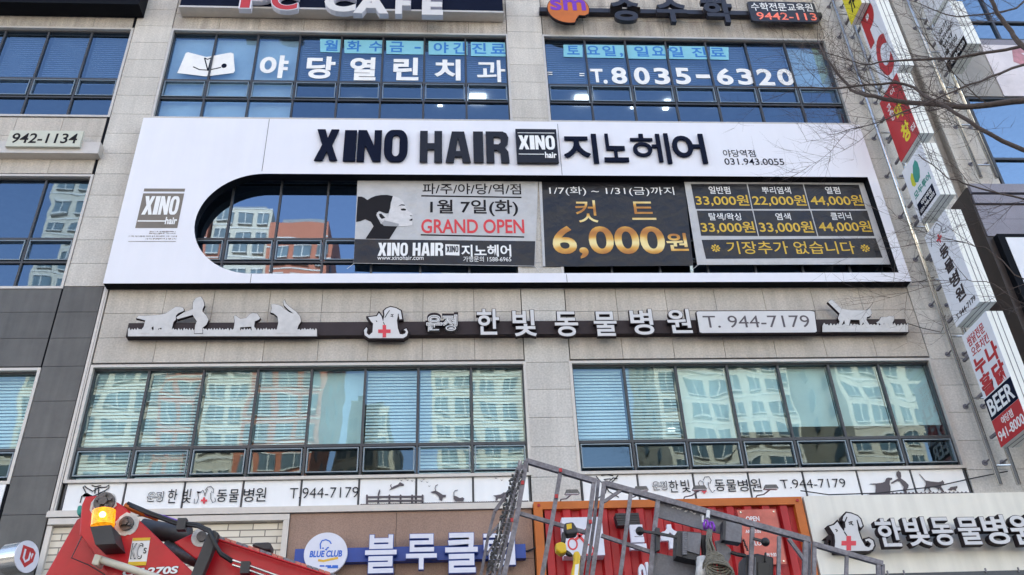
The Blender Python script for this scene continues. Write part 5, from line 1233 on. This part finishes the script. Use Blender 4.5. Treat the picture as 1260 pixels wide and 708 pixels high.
# coiled rope
RP = MB(); rnd = random.Random(11)
for i in range(26):
    u0 = 590 + rnd.uniform(-6, 40); dy = -.05 - rnd.random() * .06; e = 540 + i * 11
    RP.tube([K(c8, 606 + rnd.uniform(-12, 22), 340, -.07), K(c8, u0, 430, dy), K(c8, u0 + 10 + rnd.uniform(-14, 30), 520, dy - .01), K(c8, 560 + i * 8 + rnd.uniform(-10, 10), 610, dy - .02), K(c8, e + rnd.uniform(-14, 14), 740, dy)], rnd.uniform(.0035, .0055), 6)
for i in range(9):
    cx, cy, rx, ry = 650 + i * 5 + rnd.uniform(-6, 6), 545 + i * 17, 58 + i * 7, 26 + i * 6
    RP.tube([K(c8, cx + rx * math.cos(t * .42) + rnd.uniform(-3, 3), cy + ry * math.sin(t * .42 + .3) + rnd.uniform(-3, 3), -.125 - .004 * i + .01 * math.sin(t)) for t in range(16)], .005, 6)
o = RP.build('rope_coil', M['rope'], smooth=True); tag(o, 'coil of worn olive rope hanging from the basket rail', 'rope')
RB = MB(); RB.tube([K(c8, 545, 572, -.06), K(c8, 560, 640, -.07), K(c8, 555, 760, -.07)], [.03, .035, .04], 10); o = RB.build('cloth_bundle', M['grease_white'], smooth=True); tag(o, 'pale rolled cloth strap beside the coiled rope', 'cloth')
for i, (u, v, lab) in enumerate(((580, 305, 'purple carabiner with straight gate hung from the basket top rail'), (632, 320, 'purple carabiner tilted to the right above the rope coil'))):
    L = [K(c8, u + a * 18 + (b * 8 if i else 0), v + b * 36, -.06) for a, b in ((-.6, -1), (.6, -1), (.9, -.2), (.6, .9), (-.5, .9), (-.9, -.2), (-.6, -1))]
    o = MB().tube(L, .007, 8).build('carabiner', M['purple'], smooth=True); tag(o, lab, 'carabiner')
wc = MB(); wc.tube([K(c8, 556, 230, -.05), K(c8, 556, 280, -.06), K(c8, 580, 285, -.06)], .006, 6); wc.tube([K(c8, 600, 190, -.05), K(c8, 596, 250, -.06)], .010, 6)
o = wc.build('white_hook', M['grease_white']); tag(o, 'small white hook on the basket rail above the purple carabiners', 'hook')
TB = thing('control_box', 'black control box hung inside the right end of the basket', 'control box', tuple(K(c8, 1000, 708, .02)))
tool('case', c8, [(898, 540), (1000, 530), (1130, 560), (1128, 780), (892, 780)], .02, .14, 'box_dark', TB, .01)
tool('inner_panel', c8, [(1000, 600), (1095, 612), (1095, 760), (1000, 760)], .014, .01, 'hose', TB, .002)
tool('rib', c8, [(972, 560), (985, 562), (982, 770), (966, 770)], .005, .02, 'sheet_grey', TB, .003)
tool('rib', c8, [(1060, 520), (1072, 522), (1070, 600), (1060, 598)], .005, .02, 'hose', TB, .003)
cw = MB(); cw.tube([K(c8, 785, 525, -.02), K(c8, 830, 540, -.03), K(c8, 900, 552, -.02)], .010, 8); o = cw.build('control_cable', M['hose']); tag(o, 'thick black cable running into the control box', 'cable')
sp_ = MB(); sp_.tube([K(c8, 880 + i * 2.2 + 9 * math.sin(i * 1.9), 420 + i * 5.2, -.04) for i in range(18)], .004, 5); o = sp_.build('spiral_cable', M['hose']); tag(o, 'thin curly black cable below the grey junction box', 'cable')

# ================================================================== BARE STREET TREE reaching in from the right
TR = thing('bare_tree', 'leafless street tree whose dark branches reach in from the right edge', 'tree', (6.4, -6.6, 0))
rnd = random.Random(21)
def limb(pts, r0, r1, n=9):
    P = []                                         # Catmull-Rom through the surveyed points
    for i in range(len(pts) - 1):
        a, b, c, d = pts[max(i-1, 0)], pts[i], pts[i+1], pts[min(i+2, len(pts)-1)]
        for k in range(4):
            t = k / 4; P.append(.5 * ((2*b) + (c - a)*t + (2*a - 5*b + 4*c - d)*t*t + (3*b - a - 3*c + d)*t**3))
    P.append(pts[-1]); m = len(P)
    for i in range(1, m - 1): P[i] = P[i] + Vector((rnd.uniform(-1, 1), rnd.uniform(-1, 1), rnd.uniform(-1, 1))) * .012
    return P, [r0 + (r1 - r0) * i / (m - 1) for i in range(m)]
LIMBS = MB(); TW = MB()
def twig(p, d, L, r, depth):
    P = [p]; n = 5; q = d.normalized()
    for i in range(n):
        q = (q + Vector((rnd.uniform(-1, 1), rnd.uniform(-1, 1), rnd.uniform(-1, 1))) * .17).normalized(); P.append(P[-1] + q * L / n)
    TW.tube(P, [r * (1 - .75 * i / n) for i in range(n + 1)], 5 if depth else 4, cap=False)
    if depth:
        for i in range(1, n + 1):
            for s in range(2 if rnd.random() < .45 else 1):
                side = Vector((rnd.uniform(-1, .6), rnd.uniform(-.7, .7), rnd.uniform(-.5, .9))).normalized()
                twig(P[i], q * .55 + side * .8, L * rnd.uniform(.35, .62), r * .55, depth - 1)
def P3(L): return [PY(a, b, y) for a, b, y in L]
base = Vector((6.4, -6.6, 0))
tk = [base, base + Vector((.03, 0, 1.5)), base + Vector((-.05, .02, 3.4)), base + Vector((.02, 0, 5.2)), base + Vector((.1, .05, 6.6))]
P, rr_ = limb(tk, .17, .10); TK = MB(); TK.tube(P, rr_, 14); 
hub1, hub2, hub3 = tk[3], tk[4], tk[2] + Vector((0, 0, 1.0))
for pts, r0, r1, tw in (
    ([hub1] + P3([(1330, 112, -6.5), (1260, 123, -6.4), (1200, 131, -6.3), (1130, 128, -6.2), (1075, 119, -6.1), (1048, 110, -6.0), (1020, 77, -5.9), (1006, 50, -5.8)]), .075, .012, 16),
    ([hub3] + P3([(1340, 215, -6.7), (1260, 186, -6.6), (1207, 158, -6.6), (1150, 126, -6.5), (1113, 103, -6.4), (1050, 107, -6.3), (980, 108, -6.2), (900, 108, -6.1)]), .050, .007, 12),
    ([hub2] + P3([(1330, 110, -6.9), (1260, 58, -6.9), (1238, 32, -6.9), (1218, -5, -7.0), (1200, -50, -7.0)]), .06, .022, 7),
    ([hub2] + P3([(1320, 40, -6.2), (1258, 58, -6.1), (1173, 71, -6.0), (1107, 74, -5.9), (1060, 78, -5.8), (1010, 62, -5.7)]), .045, .007, 12),
    ([hub1] + P3([(1330, 60, -7.0), (1262, 78, -7.0), (1205, 100, -7.0), (1160, 118, -7.0), (1085, 150, -6.9), (1020, 166, -6.8)]), .032, .004, 10),
    ([hub3] + P3([(1330, 270, -6.8), (1262, 246, -6.8), (1205, 232, -6.8), (1168, 218, -6.8), (1130, 190, -6.7)]), .022, .006, 8),
    ([hub3] + P3([(1330, 355, -6.8), (1262, 345, -6.8), (1222, 312, -6.8), (1180, 298, -6.8), (1150, 293, -6.8)]), .012, .004, 5),
    ([hub3] + P3([(1330, 380, -6.6), (1258, 372, -6.6), (1222, 350, -6.6), (1190, 345, -6.6), (1160, 352, -6.6)]), .012, .003, 5),
    ([hub2] + P3([(1310, -20, -6.4), (1250, 10, -6.4), (1180, 20, -6.4), (1130, 4, -6.4)]), .03, .006, 8)):
    P, rr_ = limb(pts, r0 * .55, r1 * .6); LIMBS.tube(P, rr_, 9)
    for i in range(int(tw * .85)):
        k = rnd.randrange(len(P) // 3, len(P)); d = (P[min(k + 1, len(P) - 1)] - P[max(k - 1, 0)]).normalized()
        side = Vector((rnd.uniform(-.7, .5), rnd.uniform(-.6, .6), rnd.uniform(-.5, 1.1)))
        twig(P[k], d * .5 + side * .8, rnd.uniform(.35, .85), max(.0028, rr_[k] * .25), 2)
TK.build('trunk', M['bark'], TR, smooth=True); LIMBS.build('limbs', M['bark'], TR, smooth=True)
tag(TW.build('twigs', M['bark'], TR), kind='stuff')
wire('wall_cable', [PY(985, 604, -.05), PY(1020, 609, -.06), PY(1080, 607, -.05), PY(1150, 599, -.05), PY(1200, 588, -.05), PY(1240, 580, -.1)], .009, 'hose', 'slack black cable crossing the right pillar below the window film')

bpy.data.scenes.remove(TS)
